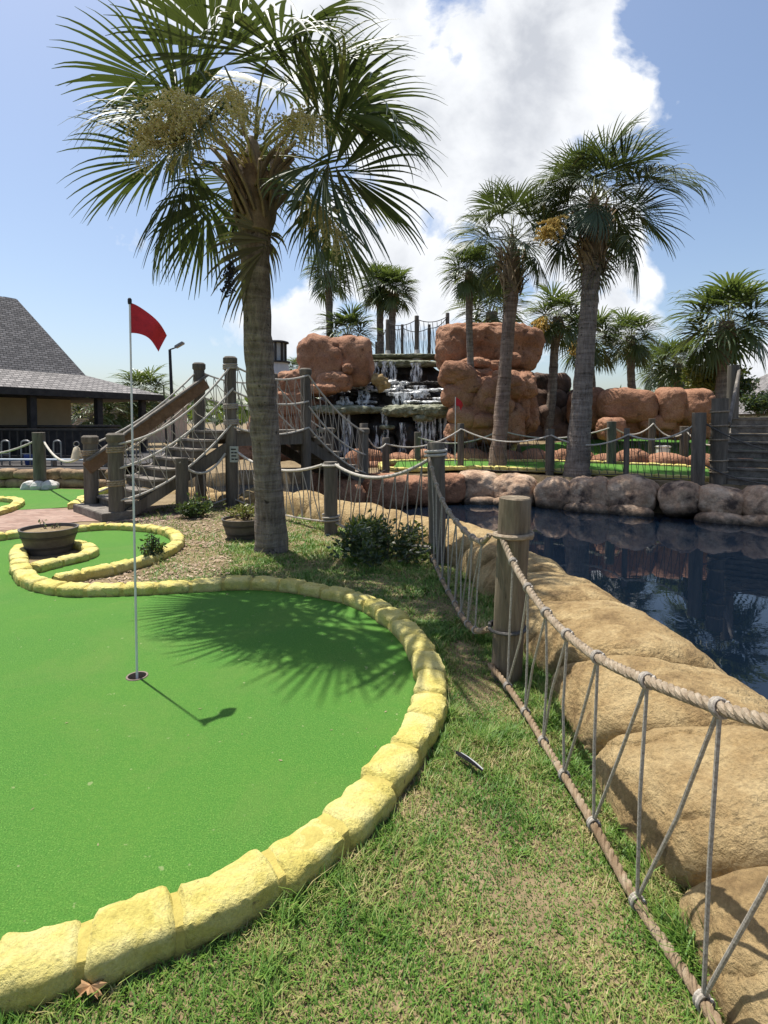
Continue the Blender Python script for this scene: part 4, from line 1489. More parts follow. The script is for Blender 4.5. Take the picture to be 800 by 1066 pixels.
def frond_mesh(key, elev, Lp, Lb, N, rows, droop, seed, mats):
    mb = MB()
    frond_verts(mb, elev, Lp, Lb, N, rows, droop, random.Random(seed))
    me = bpy.data.meshes.new('frond')
    me.from_pydata([tuple(v) for v in mb.v], [], mb.f)
    for m_ in mats:
        me.materials.append(m_)
    me.polygons.foreach_set('material_index', mb.m)
    me.polygons.foreach_set('use_smooth', [True] * len(me.polygons))
    me.update()
    return me


FR = {}
for e in (80, 60, 40, 20, 0, -20, -42):
    for v in range(2):
        FR[(e, v)] = frond_mesh('f', R(e), (0.50 if e > 50 else 0.62) + 0.16 * v, 0.98, 46, 9, (0.9 if e > 50 else 1.35) * (0.8 + 0.6 * v), e * 7 + v + 500, [M['frond'], M['petiole']])
FRD = [frond_mesh('d', R(-62), 0.4, 0.8, 34, 6, 1.8, 77 + k, [M['frond_dead'], M['boot']]) for k in range(2)]


def link_part(me, name, parent, loc, rot, scale=1.0):
    o = bpy.data.objects.new(name, me)
    COL.objects.link(o)
    o.parent = parent
    o.location = loc
    o.rotation_euler = rot
    o.scale = (scale,) * 3
    return o


def trunk_mesh(mb, pts, radii, n=26, ring_amp=0.02, seed=0):
    path = smooth_path([Vector(p) for p in pts], 14)
    m = len(path)
    rs = []
    for i in range(m):
        t = i / (m - 1) * (len(radii) - 1)
        k = min(int(t), len(radii) - 2)
        rs.append((radii[k] + (radii[k + 1] - radii[k]) * (t - k)) * (1 + ring_amp * noise.noise(Vector((seed, i * 0.9, 0)))))
    mb.tube(path, rs, n, wob=0.14)


def boots(parent, c, r, z0, z1, n, seed, L=0.35):
    rnd = random.Random(seed)
    for i in range(n):
        a = i * GA + rnd.uniform(-0.2, 0.2)
        z = z0 + (z1 - z0) * (i / n)
        rr = r * (0.96 + 0.25 * (i / n))
        o = Vector((math.cos(a), math.sin(a), 0))
        tng = Vector((-math.sin(a), math.cos(a), 0)) * rnd.choice((-1, 1))
        p0 = Vector(c) + o * rr + Vector((0, 0, z))
        p1 = p0 + o * 0.05 + tng * L * 0.3 + Vector((0, 0, L * 0.55))
        p2 = p1 + o * 0.12 + tng * L * 0.22 + Vector((0, 0, L * rnd.uniform(0.2, 0.4)))
        mb = MB()
        mb.tube([p0 - Vector((0, 0, 0.05)), p0.lerp(p1, 0.5) + o * 0.015, p1, p2], [0.05, 0.062, 0.05, 0.03], 7, flat=0.4)
        mb.build('leaf_base', M['boot'], parent)


def cluster(parent, c, dirv, L, seed, mat, n=26, beads=7, name='flower_cluster', bead=0.011, spread=0.5):
    rnd = random.Random(seed)
    mb = MB()
    c = Vector(c)
    d = Vector(dirv).normalized()
    pts = [c]
    for i in range(6):
        d = (d + Vector((0, 0, -0.16))).normalized()
        pts.append(pts[-1] + d * L / 6)
    mb.tube(pts, [0.012, 0.011, 0.01, 0.008, 0.007, 0.005, 0.004], 4)
    for i in range(n):
        t = rnd.uniform(0.5, 1.0)
        b = path_at(pts, t)
        dd = (d + Vector((rnd.uniform(-1, 1), rnd.uniform(-1, 1), rnd.uniform(-0.9, 0.5))) * 1.1).normalized()
        q = b
        for k in range(beads):
            dd = (dd + Vector((rnd.uniform(-.5, .5), rnd.uniform(-.5, .5), rnd.uniform(-.55, .2))) * 0.55).normalized()
            q2 = q + dd * (L * spread / beads)
            s = dd.orthogonal().normalized() * 0.0025
            mb.add([q - s, q + s, q2 + s, q2 - s], [(0, 1, 2, 3)])
            for z in range(2):
                r_ = bead * rnd.uniform(0.6, 1.2)
                o = q2 + Vector((rnd.uniform(-1, 1), rnd.uniform(-1, 1), rnd.uniform(-1, 1))) * 0.022
                mb.add([o + Vector((r_, 0, -r_ * .6)), o + Vector((-r_ * .6, r_, -r_ * .6)), o + Vector((-r_ * .6, -r_, -r_ * .6)), o + Vector((0, 0, r_))], [(0, 1, 3), (1, 2, 3), (2, 0, 3), (0, 2, 1)])
            q = q2
    return mb.build(name, mat, parent, smooth=False)


def big_palm(label, base, top, radii, crown_z, n, scale, seed, mids=None, trunk_m=None, dead=2, az0=0.0, elevs=(86, -38), wind=(0, 0), skip=None, group='palms with full crowns', explicit=None, lean_x=0.0):
    base, top = Vector(base), Vector(top)
    root = thing('palm_tree', label, 'palm tree', base, group)
    mb = MB()
    pts = [base + Vector((0, 0, -0.15)), *(mids or [base.lerp(top, 0.33), base.lerp(top, 0.66)]), top]
    trunk_mesh(mb, pts, radii, seed=seed)
    mb.build('trunk', trunk_m or M['trunk'], root)
    mb = MB()
    r0 = radii[-1]
    tz = Vector((0, 0, crown_z))
    mb.tube([top - Vector((0, 0, 0.12)), top + tz * 0.25, top + tz * 0.6, top + tz * 0.95, top + tz * 1.1], [r0 * 0.98, r0 * 1.10, r0 * 0.85, r0 * 0.45, r0 * 0.2], 18, wob=0.5)
    mb.build('leaf_base_core', M['boot'], root)
    rnd = random.Random(seed)
    bud = top + Vector((0, 0, crown_z)) - base
    keys = (80, 60, 40, 20, 0, -20, -42)
    for (az_, e, sc_, roll) in (explicit or ()):
        ke = min(keys, key=lambda k: abs(k - e))
        t = (80 - e) / 110
        link_part(FR[(ke, rnd.randrange(2))], 'frond', root, bud + Vector((0, 0, 0.16 - 0.5 * t)) * scale, (R(roll), R(ke - e) * 0.8, R(az_)), scale * sc_)
    for i in range(0 if explicit else n):
        t = i / (n - 1)
        e = elevs[0] + (elevs[1] - elevs[0]) * (t ** 0.9) + rnd.uniform(-13, 13)
        ke = min(keys, key=lambda k: abs(k - e))
        a = az0 + i * GA + rnd.uniform(-0.45, 0.45)
        if skip and skip(a % (2 * math.pi), e):
            continue
        lo = bud + Vector((0, 0, 0.16 - 0.5 * t)) * scale
        link_part(FR[(ke, rnd.randrange(2))], 'frond', root, lo, (rnd.uniform(-.45, .45) + wind[0], R(ke - e) * 0.8 + rnd.uniform(-.06, .06), a), scale * rnd.uniform(0.78, 1.14) * (1 + lean_x * math.cos(a)))
    for i in range(dead):
        a = -0.5 + i * 0.8 + rnd.uniform(-.3, .3)
        o = link_part(FRD[i % 2], 'frond', root, top - base + Vector((0, 0, 0.12 + crown_z * 0.15)), (0, 0, a), scale * rnd.uniform(0.85, 1.05))
        o['label'] = 'dry brown hanging frond'
    return root, bud + base


rnd_skip = random.Random(2)
# main palm (crown comes towards the camera)
mbase, mtop = Vector((-1.40, 6.92, 0)), Vector((-1.38, 6.0, 3.72))
mp_, mbud = big_palm('tall palm beside the near green with crown cut by the top edge of photo', mbase, mtop, [0.225, 0.178, 0.164, 0.158, 0.156, 0.175], 0.80, 31, 1.04, 21,
                     mids=[Vector((-1.42, 6.72, 1.2)), Vector((-1.43, 6.38, 2.5))], dead=1, az0=0.6, explicit=[(186, 20, 1.0, 15), (170, 4, 0.92, -20), (150, 52, 1.0, -25), (205, 62, 1.0, 30), (80, 80, 1.1, 0), (265, 78, 1.05, 20), (20, 62, 1.1, -20), (345, 66, 1.05, 25),
                               (352, 36, 1.08, 12), (10, 18, 1.08, -18), (336, 6, 0.98, 20), (325, 30, 1.05, -25), (250, 12, 0.8, 10), (356, -14, 0.85, 0), (60, 26, 1.05, 15), (112, 24, 1.05, -15), (140, 2, 0.92, 10), (222, 30, 0.95, -10), (300, 46, 1.05, 20), (35, -2, 0.95, -10), (100, 55, 1.05, 10), (196, 2, 0.85, 5), (4, 50, 1.05, 5)])
boots(mp_, mtop, 0.165, -0.06, 0.55, 34, 5, 0.5)
bud_w = mtop + Vector((0, 0, 0.55))
for k, (px, py, Y) in enumerate([(182, 110, 4.95), (200, 105, 4.85), (178, 150, 5.05), (244, 100, 4.75), (310, 120, 5.0), (335, 235, 5.7), (170, 130, 5.1)]):
    tgt = P(px, py, Y)
    dd = tgt - bud_w
    cluster(mp_, bud_w + dd * 0.12, dd.normalized() + Vector((0, 0, 0.5)), dd.length * 1.12, 50 + k, M['seed'], 56, 8, spread=0.25, bead=0.011)
cluster(mp_, P(243, 238, 5.8), (-0.15, 0, -1), 0.62, 90, M['berry'], 40, 3, 'dead_flower_stalk', 0.013, 0.16)

p2 = P(517, 490, 15.0)
p2.z = 0.25
p2b, p2bud = big_palm('middle palm with slim leaning trunk and loose crown before the red boulder stack', p2, P(533, 300, 15.1), [0.27, 0.21, 0.19, 0.172, 0.168, 0.20], 1.3, 22, 1.0, 33,
                      trunk_m=M['trunk_red'], dead=1, az0=1.3, elevs=(88, -8))
boots(p2b, P(533, 302, 15.1), 0.23, -0.1, 0.95, 44, 6, 0.42)
p3 = P(600, 496, 13.7)
p3.z = 0.25
p3b, p3bud = big_palm('tallest full crowned palm standing on the far pond bank at right', p3, P(617, 272, 13.8), [0.34, 0.265, 0.235, 0.212, 0.205, 0.235], 1.5, 42, 1.08, 47, lean_x=0.2,
                      dead=3, az0=0.2, elevs=(86, -12), skip=lambda a, e: math.cos(a) < -0.3 and e < 22 and rnd_skip.random() < 0.6)
boots(p3b, P(617, 275, 13.8), 0.26, -0.2, 1.15, 54, 7, 0.42)
cluster(p3b, P(598, 222, 13.2), (-0.9, -0.4, 0.0), 0.9, 120, M['seed_gold'], 50, 8, bead=0.03)


def crown_mesh(seed, n, N, rows, elevs, mats, dead=0):
    rnd = random.Random(seed)
    mb = MB()
    for i in range(n):
        t = i / (n - 1)
        e = R(elevs[0] + (elevs[1] - elevs[0]) * t + rnd.uniform(-9, 9))
        a = i * GA + rnd.uniform(-0.3, 0.3)
        s = rnd.uniform(0.85, 1.15)
        m2 = MB()
        frond_verts(m2, e, 0.48 * s, 0.92 * s, N, rows, 1.5, rnd, True, False)
        Mx = Matrix.Rotation(a, 3, 'Z')
        off = Vector((0, 0, 0.12 - 0.4 * t))
        mb.add([Mx @ Vector(v) + off for v in m2.v], m2.f)
        mb.m[-len(m2.f):] = m2.m
    me = bpy.data.meshes.new('crown')
    me.from_pydata([tuple(v) for v in mb.v], [], mb.f)
    for m_ in mats:
        me.materials.append(m_)
    me.polygons.foreach_set('material_index', mb.m)
    me.update()
    return me


CR = [crown_mesh(900 + k, 40, 24, 5, (88, -14), [M['frond_far'], M['petiole']]) for k in range(3)]
CRF = crown_mesh(930, 34, 22, 5, (88, -15), [M['frond_far'], M['petiole']])


def far_palm(label, px, ybase, ycrown, Y, scale, k, rad=0.16, lean=0, pxb=None, fl=None, full=False, zb=None):
    c = P(px, ycrown, Y)
    bx = P(pxb if pxb is not None else px, ybase, Y)
    base = Vector((bx.x, Y, far_height(bx.x, Y) if zb is None else zb))
    root = thing('palm_tree', label, 'palm tree', base, 'palms standing in the background')
    mb = MB()
    trunk_mesh(mb, [base - Vector((0, 0, 0.2)), base.lerp(c, 0.35) + Vector((0.06, 0, 0)), base.lerp(c, 0.7), c], [rad * 1.25, rad, rad * 0.92, rad * 1.1], n=14, seed=k)
    mb.build('trunk', M['trunk'], root)
    link_part(CRF if full else CR[k % 3], 'crown', root, c - base, (0, 0, k * 1.7), scale)
    mb = MB()
    mb.tube([c + Vector((0, 0, -0.85 * scale)), c + Vector((0, 0, -0.5 * scale)), c + Vector((0, 0, -0.1 * scale))], [rad * 1.02, rad * 1.55, rad * 1.0], 12, wob=0.5)
    mb.build('leaf_bases', M['boot'], root)
    if fl:
        cluster(root, c + Vector((-0.5, -0.6, 0.1)) * scale, (-0.7, -0.6, -0.2), 0.9 * scale, 200 + k, M['seed_gold'], 40, 7, bead=0.045)
    return root


far_palm('slim single palm left of the twin palms, behind the wide red boulder', 343, 360, 283, 25, 0.88, 0, 0.16)
far_palm('left one of the twin palms behind the lookout fence', 396, 365, 298, 26, 0.84, 1, 0.17)
far_palm('right one of the twin palms, crown leaning right over the lookout fence', 410, 365, 302, 25.4, 0.84, 2, 0.17, pxb=404)
far_palm('short bushy palm peeking over the wide red boulder', 362, 380, 348, 24, 0.95, 3, 0.2, full=True)
far_palm('thin palm just left of the middle palm, in front of the red boulder stack', 489, 420, 283, 17.4, 0.66, 4, 0.11)
far_palm('bushy palm behind the middle palm, above the red boulder stack', 512, 380, 325, 27, 1.35, 5, 0.25, full=True)
far_palm('background palm with golden flower tuft between the two big palms', 581, 440, 330, 20, 0.85, 6, 0.16, pxb=569, fl=True)
far_palm('background palm half hidden behind the trunk of the tallest palm', 615, 420, 352, 22, 0.95, 7, 0.17, fl=True)
far_palm('background palm above the flat red boulder blocks', 657, 420, 350, 23.5, 0.95, 8, 0.17)
far_palm('small background palm right of the one above the red blocks', 706, 420, 378, 25, 1.05, 9, 0.17)
far_palm('small far palm low in the gap between background palms', 690, 420, 380, 33, 1.2, 13, 0.17, full=True)
far_palm('stout palm with broad crown near the right edge', 757, 445, 335, 19, 1.25, 10, 0.2, pxb=745)
far_palm('far palm showing above the clubhouse eave behind the lamp posts', 150, 432, 408, 38, 1.5, 11, 0.2, full=True)
far_palm('far palm seen under the clubhouse porch roof, left one', 97, 450, 430, 34, 1.3, 12, 0.2, full=True, zb=0)
far_palm('far yellowish palm under the clubhouse porch roof, right one', 127, 450, 428, 36, 1.25, 14, 0.2, full=True, zb=0)
far_palm('tiny far palm top behind the flat red rock by the bridge', 311, 430, 384, 40, 0.8, 15, 0.15, full=True)

# ------------------------------------------------------------------ shrubs
def shrub(name, label, c, rad, h, n, leaf, mat, seed, stems=7, group=None, cat='shrub', blade=False):
    rnd = random.Random(seed)
    c = Vector(c)
    root = thing(name, label, cat, c, group)
    ms, ml = MB(), MB()
    for s_ in range(stems):
        a = rnd.uniform(0, 6.28)
        r = rad * math.sqrt(rnd.random())
        tip = c + Vector((math.cos(a) * r, math.sin(a) * r, h * rnd.uniform(0.55, 1.0) * (1 - 0.35 * (r / rad) ** 2)))
        b = c + Vector((math.cos(a) * r * 0.25, math.sin(a) * r * 0.25, -0.02))
        m_ = b.lerp(tip, 0.5) + Vector((rnd.uniform(-.1, .1), rnd.uniform(-.1, .1), 0.05)) * rad
        pth = [b, b.lerp(m_, 0.6), m_, m_.lerp(tip, 0.6), tip]
        ms.tube(pth, [0.010, 0.008, 0.007, 0.005, 0.003], 4)
        for i in range(n // stems):
            t = rnd.uniform(0.18, 1.0) ** 0.8
            q = path_at(pth, min(t, 1.0)) + Vector((rnd.gauss(0, 1), rnd.gauss(0, 1), rnd.gauss(0, 0.7))) * rad * 0.13
            d = Vector((rnd.gauss(0, 1), rnd.gauss(0, 1), rnd.gauss(0.35, 0.6))).normalized()
            if blade:
                d = Vector((rnd.gauss(0, 0.5), rnd.gauss(0, 0.5), 1)).normalized()
            s = d.orthogonal().normalized()
            s = Matrix.Rotation(rnd.uniform(0, 6.28), 3, d) @ s
            l = leaf * rnd.uniform(0.6, 1.3)
            w_ = l * (0.24 if not blade else 0.09)
            nn = s.cross(d)
            ml.add([q, q + d * l * 0.5 + s * w_ + nn * w_ * .2, q + d * l - nn * l * 0.15, q + d * l * 0.5 - s * w_ + nn * w_ * .2], [(0, 1, 2, 3)])
    ms.build('stem', M['twig'], root)
    ml.build('foliage', mat, root, smooth=False)
    return root


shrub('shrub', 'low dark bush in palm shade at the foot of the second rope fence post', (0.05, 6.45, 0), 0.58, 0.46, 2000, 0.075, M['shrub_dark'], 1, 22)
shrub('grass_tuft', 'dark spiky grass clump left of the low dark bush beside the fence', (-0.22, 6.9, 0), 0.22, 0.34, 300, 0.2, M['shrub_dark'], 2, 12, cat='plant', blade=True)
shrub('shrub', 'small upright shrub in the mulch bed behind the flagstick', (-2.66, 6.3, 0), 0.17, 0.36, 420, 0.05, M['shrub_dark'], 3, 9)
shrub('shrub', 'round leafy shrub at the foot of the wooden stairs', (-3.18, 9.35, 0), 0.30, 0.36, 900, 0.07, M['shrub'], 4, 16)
shrub('bush', 'yellow and green flowering bush behind the red blocks near the right edge', P(738, 415, 20), 1.0, 1.6, 2600, 0.17, M['shrub_yellow'], 5, 26, cat='bush')
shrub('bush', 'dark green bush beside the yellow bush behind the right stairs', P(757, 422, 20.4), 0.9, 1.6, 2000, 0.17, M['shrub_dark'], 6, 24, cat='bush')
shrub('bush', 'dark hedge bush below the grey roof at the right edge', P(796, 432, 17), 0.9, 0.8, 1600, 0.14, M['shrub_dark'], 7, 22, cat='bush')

# far treeline on the horizon
mb = MB()
rnd = random.Random(5)
for i in range(9000):
    a = rnd.uniform(-0.95, 0.95)
    Y = rnd.uniform(62, 85)
    x = a * Y
    hmax = 3.2 + 2.6 * (0.5 + 0.5 * noise.noise(Vector((x * 0.12, 3, 0)))) + 1.2 * noise.noise(Vector((x * 0.5, 9, 0)))
    q = Vector((x, Y, rnd.uniform(0.3, 1) ** 0.7 * hmax))
    d = Vector((rnd.gauss(0, 1), rnd.gauss(0, 1), rnd.gauss(0, 1))).normalized()
    s = d.orthogonal().normalized() * 0.38
    e = d * rnd.uniform(0.4, 0.9)
    mb.add([q - s, q - e * .5, q + s, q + e], [(0, 1, 2, 3)])
stuff(mb.build('treeline', M['shrub'], smooth=False), 'far low mass of trees along the horizon', 'trees')

# ------------------------------------------------------------------ planters
def planter(label, c, r, h, seed, rim=True):
    root = thing('planter', label, 'planter', c)
    mb = MB()
    mb.lathe(c, [(r * 0.70, 0), (r * 0.74, h * 0.1), (r * 0.86, h * 0.5), (r * 0.97, h * 0.93), (r * 1.0, h), (r * 0.92, h), (r * 0.90, h * 0.86), (0.01, h * 0.86)], 40)
    tub = mb.build('tub', M['planter'], root)
    for z0, z1 in ((0.20, 0.32), (0.62, 0.74)):
        k = lambda z: r * (0.70 + 0.29 * z) + 0.004
        mb = MB()
        mb.lathe(c, [(k(z0) - 0.01, h * z0), (k(z0) + 0.005, h * z0 + 0.004), (k(z1) + 0.005, h * z1 - 0.004), (k(z1) - 0.01, h * z1)], 40)
        mb.build('hoop', M['planter_band'], tub)
    mb = MB()
    mb.lathe((c[0], c[1], c[2] + h * 0.87), [(r * 0.89, 0), (r * 0.5, 0.015), (0.01, 0.02)], 30)
    mb.build('soil', M['soil'], root)
    return root


pc1 = G(52, 577)
planter('wide dark half barrel planter inside the hairpin kerb on the left', (pc1.x, pc1.y, 0.03), 0.325, 0.30, 1)
shrub('seedling_plant', 'sparse thin seedlings in the half barrel planter on the left', (pc1.x, pc1.y, 0.29), 0.14, 0.16, 18, 0.04, M['shrub'], 11, 5, cat='plant')
pc2 = G(254, 560)
planter('round grey plastic planter beside the big palm trunk', (pc2.x, pc2.y, 0.0), 0.30, 0.28, 2)
shrub('potted_plant', 'leggy yellow green plant growing in the planter beside the palm trunk', (pc2.x, pc2.y, 0.26), 0.24, 0.26, 330, 0.055, M['shrub_yellow'], 12, 16, cat='plant')

# ------------------------------------------------------------------ flagsticks
def flagstick(label, base, h, fs, detail=True):
    root = thing('flagstick', label, 'golf flag', base)
    b = Vector(base)
    mb = MB()
    mb.tube([b + Vector((0, 0, -0.08 if detail else 0)), b + Vector((0, 0, h * 0.5)), b + Vector((0, 0, h))], [0.0075, 0.0065, 0.0055] if detail else [0.014, 0.012, 0.012], 10)
    pl_ = mb.build('pole', M['pole_white'], root)
    mb = MB()
    mb.lathe(b + Vector((0, 0, h - 0.02)), [(0.010, 0), (0.012, 0.01), (0.012, 0.03), (0.006, 0.038)], 12)
    mb.build('cap', M['black'], pl_)
    mb = MB()
    n, m = 16, 12
    dxy = Vector((0.86, 0.51, 0))
    nr = Vector((-0.51, 0.86, 0))
    vs = []
    for i in range(n + 1):
        u = i / n
        for j in range(m + 1):
            v = j / m
            z = -0.205 * v * (1 - 0.62 * u) - 0.20 * u ** 1.5 - 0.04 * u * v
            q = b + Vector((0, 0, h - 0.01)) + dxy * (0.29 * (u - 0.18 * u * u) * (1 - 0.25 * v * u)) * fs + Vector((0, 0, z * fs)) + nr * (0.030 * math.sin(u * 7 + v * 2.2) * u * fs)
            vs.append(q)
    mb.add(vs, [(i * (m + 1) + j, i * (m + 1) + j + 1, (i + 1) * (m + 1) + j + 1, (i + 1) * (m + 1) + j) for i in range(n) for j in range(m)])
    mb.build('flag', M['flag'], root)
    return root


flagstick('tall thin white flagstick with a drooping red flag standing in the near golf hole', (CUP.x, CUP.y, 0.0), 2.34, 0.9)
cu = thing('golf_cup', 'golf hole cup with pale rim set in the near green', 'golf hole', (CUP.x, CUP.y, 0))
mb = MB()
n = 32
for (r0, z0), (r1, z1) in zip([(0.066, 0.0125), (0.064, 0.017), (0.054, 0.016), (0.052, -0.10)], [(0.064, 0.017), (0.054, 0.016), (0.052, -0.10), (0.001, -0.10)]):
    vs = []
    for k in range(n):
        a = 2 * math.pi * k / n
        vs += [(CUP.x + r0 * math.cos(a), CUP.y + r0 * math.sin(a), z0), (CUP.x + r1 * math.cos(a), CUP.y + r1 * math.sin(a), z1)]
    mb.add(vs, [(2 * k, 2 * k + 1, (2 * k + 3) % (2 * n), (2 * k + 2) % (2 * n)) for k in range(n)])
mb.build('cup', M['cup'], cu)
fb2 = P(474, 485, 15.6)
flagstick('distant flagstick with small red flag on the far fairway before the waterfall', (fb2.x, fb2.y, 0.38), 1.95, 1.2, False)

# ------------------------------------------------------------------ clubhouse
cb = thing('clubhouse', 'clubhouse with steep grey shingle roof and shady porch at the left edge', 'building', (-10, 22, 0))
C1 = Vector((-9.0, 22.8, 0))
uu = Vector((-0.46, -0.888, 0)).normalized()
vv = Vector((-0.888, 0.46, 0)).normalized()
EZ = 2.72


def cp(a, b, z):
    return C1 + uu * a + vv * b + Vector((0, 0, z))


LEN, DEP = 16.0, 11.0
fa, fz = 2.0, 3.45
rz, ra_ = 6.25, 3.6
mb = MB()
# skirt + steep hipped roof as one shell with thickness at the eave
ev = [cp(0, 0, EZ), cp(LEN, 0, EZ), cp(LEN, DEP, EZ), cp(0, DEP, EZ)]
fo = [cp(fa, fa, fz), cp(LEN - fa, fa, fz), cp(LEN - fa, DEP - fa, fz), cp(fa, DEP - fa, fz)]
rg = [cp(ra_, ra_, rz), cp(LEN - ra_, ra_, rz), cp(LEN - ra_, DEP - ra_, rz), cp(ra_, DEP - ra_, rz)]
vs = ev + fo + rg
fs = [(i, (i + 1) % 4, 4 + (i + 1) % 4, 4 + i) for i in range(4)] + [(4 + i, 4 + (i + 1) % 4, 8 + (i + 1) % 4, 8 + i) for i in range(4)] + [(8, 9, 10, 11)]
mb.add(vs, fs)
rf = mb.build('roof', M['shingle'], cb, smooth=False)
mb = MB()
for a, b in zip(ev, ev[1:] + ev[:1]):
    mb.beam(a + Vector((0, 0, -0.12)), b + Vector((0, 0, -0.12)), 0.07, 0.22)
mb.build('fascia', M['wood_black'], rf, smooth=False)
mb = MB()
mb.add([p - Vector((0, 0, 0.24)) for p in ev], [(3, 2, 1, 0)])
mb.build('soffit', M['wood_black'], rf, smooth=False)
mb = MB()
c = cp(LEN / 2 + 0.1, DEP / 2, 1.5)
mb.box(c, (LEN - 4.8, DEP - 4.4, 2.4), math.atan2(uu.y, uu.x))
mb.build('wall', M['wall_ochre'], cb, smooth=False)
mb = MB()
for a in (0.9, 3.0):
    pass
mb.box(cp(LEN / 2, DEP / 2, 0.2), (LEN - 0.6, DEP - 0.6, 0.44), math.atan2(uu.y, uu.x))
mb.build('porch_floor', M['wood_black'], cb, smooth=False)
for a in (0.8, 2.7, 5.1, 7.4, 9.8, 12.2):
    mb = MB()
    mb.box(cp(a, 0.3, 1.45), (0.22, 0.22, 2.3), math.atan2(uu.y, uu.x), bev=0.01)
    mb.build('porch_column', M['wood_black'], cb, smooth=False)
for a in (3.2,):
    mb = MB()
    mb.box(cp(2.44, 5.0, 1.45), (0.08, 1.2, 2.0), math.atan2(uu.y, uu.x))
    mb.build('door', M['wood_black'], cb, smooth=False)
mb = MB()
mb.box(P(8, 315, 21.3) + Vector((0.05, -0.1, 0.05)), (0.5, 0.5, 0.18), math.atan2(uu.y, uu.x), bev=0.03)
mb.build('roof_vent', M['white'], rf)

# deck with railing in front of clubhouse
dk = thing('deck_railing', 'dark railing with thin balusters along the clubhouse deck', 'railing', (-10, 16, 0.45))
ra0, rb0 = Vector((-15, 16.4, 0)), Vector((-7.0, 16.0, 0))
mb = MB()
mb.beam(ra0 + Vector((0, 0, 1.40)), rb0 + Vector((0, 0, 1.40)), 0.14, 0.05)
mb.build('top_rail', M['wood_black'], dk, smooth=False)
mb = MB()
mb.beam(ra0 + Vector((0, 0, 0.62)), rb0 + Vector((0, 0, 0.62)), 0.06, 0.05)
mb.build('bottom_rail', M['wood_black'], dk, smooth=False)
n = 34
for k in range(n):
    p = ra0.lerp(rb0, (k + 0.5) / n)
    mb = MB()
    mb.box((p.x, p.y, 0.98), (0.03, 0.03, 0.76))
    mb.build('baluster', M['wood_black'], dk, smooth=False)
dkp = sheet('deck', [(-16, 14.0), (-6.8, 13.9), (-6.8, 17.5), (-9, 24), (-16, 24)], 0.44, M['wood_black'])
# dark boxes added behind the railing to stand in for the porch shade
pw = thing('porch_shade_box', 'dark box added for the shade under the clubhouse porch behind the railing', 'porch_shade_box', (-11, 18.6, 0.45))
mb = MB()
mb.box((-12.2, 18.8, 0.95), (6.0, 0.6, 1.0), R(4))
mb.build('shade_box', M['wood_black'], pw, smooth=False)
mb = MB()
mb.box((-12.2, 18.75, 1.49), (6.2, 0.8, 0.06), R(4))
mb.build('shade_box_top', M['wood_black'], pw, smooth=False)
for k, (px, w_) in enumerate([(6, 0.22), (27, 0.24), (60, 0.2)]):
    c = P(px, 470, 15.2)
    lab = ['bent grey metal hoop rack on the deck at the left edge', 'bent grey metal hoop rack just left of the dark rope post', 'bent grey metal hoop rack right of the dark rope post'][k]
    r_ = thing('hoop_rack', lab, 'rack', (c.x, c.y, 0.44), 'hoop racks on the clubhouse deck')
    mb = MB()
    pts = [Vector((c.x - w_ / 2, c.y, 0.44)), Vector((c.x - w_ / 2, c.y, 1.0)), Vector((c.x - w_ * 0.35, c.y, 1.09)), Vector((c.x, c.y, 1.11)), Vector((c.x + w_ * 0.35, c.y, 1.09)), Vector((c.x + w_ / 2, c.y, 1.0)), Vector((c.x + w_ / 2, c.y, 0.44))]
    mb.tube(smooth_path(pts, 4), 0.022, 8)
    mb.build('hoop', M['metal_grey'], r_)
    mb = MB()
    mb.beam((c.x - w_ / 2, c.y, 0.75), (c.x + w_ / 2, c.y, 0.75), 0.02, 0.02)
    mb.build('crossbar', M['metal_grey'], r_, smooth=False)
tb = thing('folding_table', 'long narrow pale blue grey table on the deck behind the stone wall', 'table', (-9.5, 14.9, 0.44))
mb = MB()
mb.beam((-12.5, 14.9, 0.62), (-7.2, 14.7, 0.62), 0.35, 0.035, bev=0.008)
mb.build('tabletop', plain('pale_blue_board', (0.32, 0.37, 0.42), 0.5), tb, smooth=False)
for x in (-12.2, -10.4, -8.8, -7.4):
    mb = MB()
    mb.box((x, 14.82, 0.52), (0.05, 0.2, 0.17))
    mb.build('leg', M['metal_grey'], tb, smooth=False)
mb = MB()
mb.tube(sag(P(10, 488, 14.85), P(22, 488.5, 14.85), -0.02, 6), [0.03, 0.045, 0.05, 0.05, 0.05, 0.04, 0.02], 8, flat=0.6)
tag(mb.build('float', M['red'], smooth=True), 'small flat red item lying on the pale table left of the rope post', 'item')
mb = MB()
c = P(31, 482, 15.3)
mb.lathe((c.x, c.y, 0.44), [(0.10, 0), (0.12, 0.12), (0.14, 0.28), (0.12, 0.28), (0.10, 0.05)], 18)
tag(mb.build('bucket', M['blue']), 'dark blue bucket on the deck left of the rope post', 'bucket')
c = P(80, 471, 10.1)
bl = thing('lantern', 'cream bell shaped lantern hanging beside the left stair post', 'lantern', (c.x, c.y, c.z))
mb = MB()
mb.lathe((c.x, c.y, c.z - 0.12), [(0.10, 0.0), (0.095, 0.02), (0.07, 0.12), (0.05, 0.2), (0.02, 0.23), (0.005, 0.235)], 24)
mb.build('shade', M['cream'], bl)
mb = MB()
mb.tube([c + Vector((0.05 * math.cos(a), 0, 0.15 + 0.05 * math.sin(a))) for a in [2 * math.pi * k / 16 for k in range(17)]], 0.008, 6)
mb.build('ring', M['metal_grey'], bl)

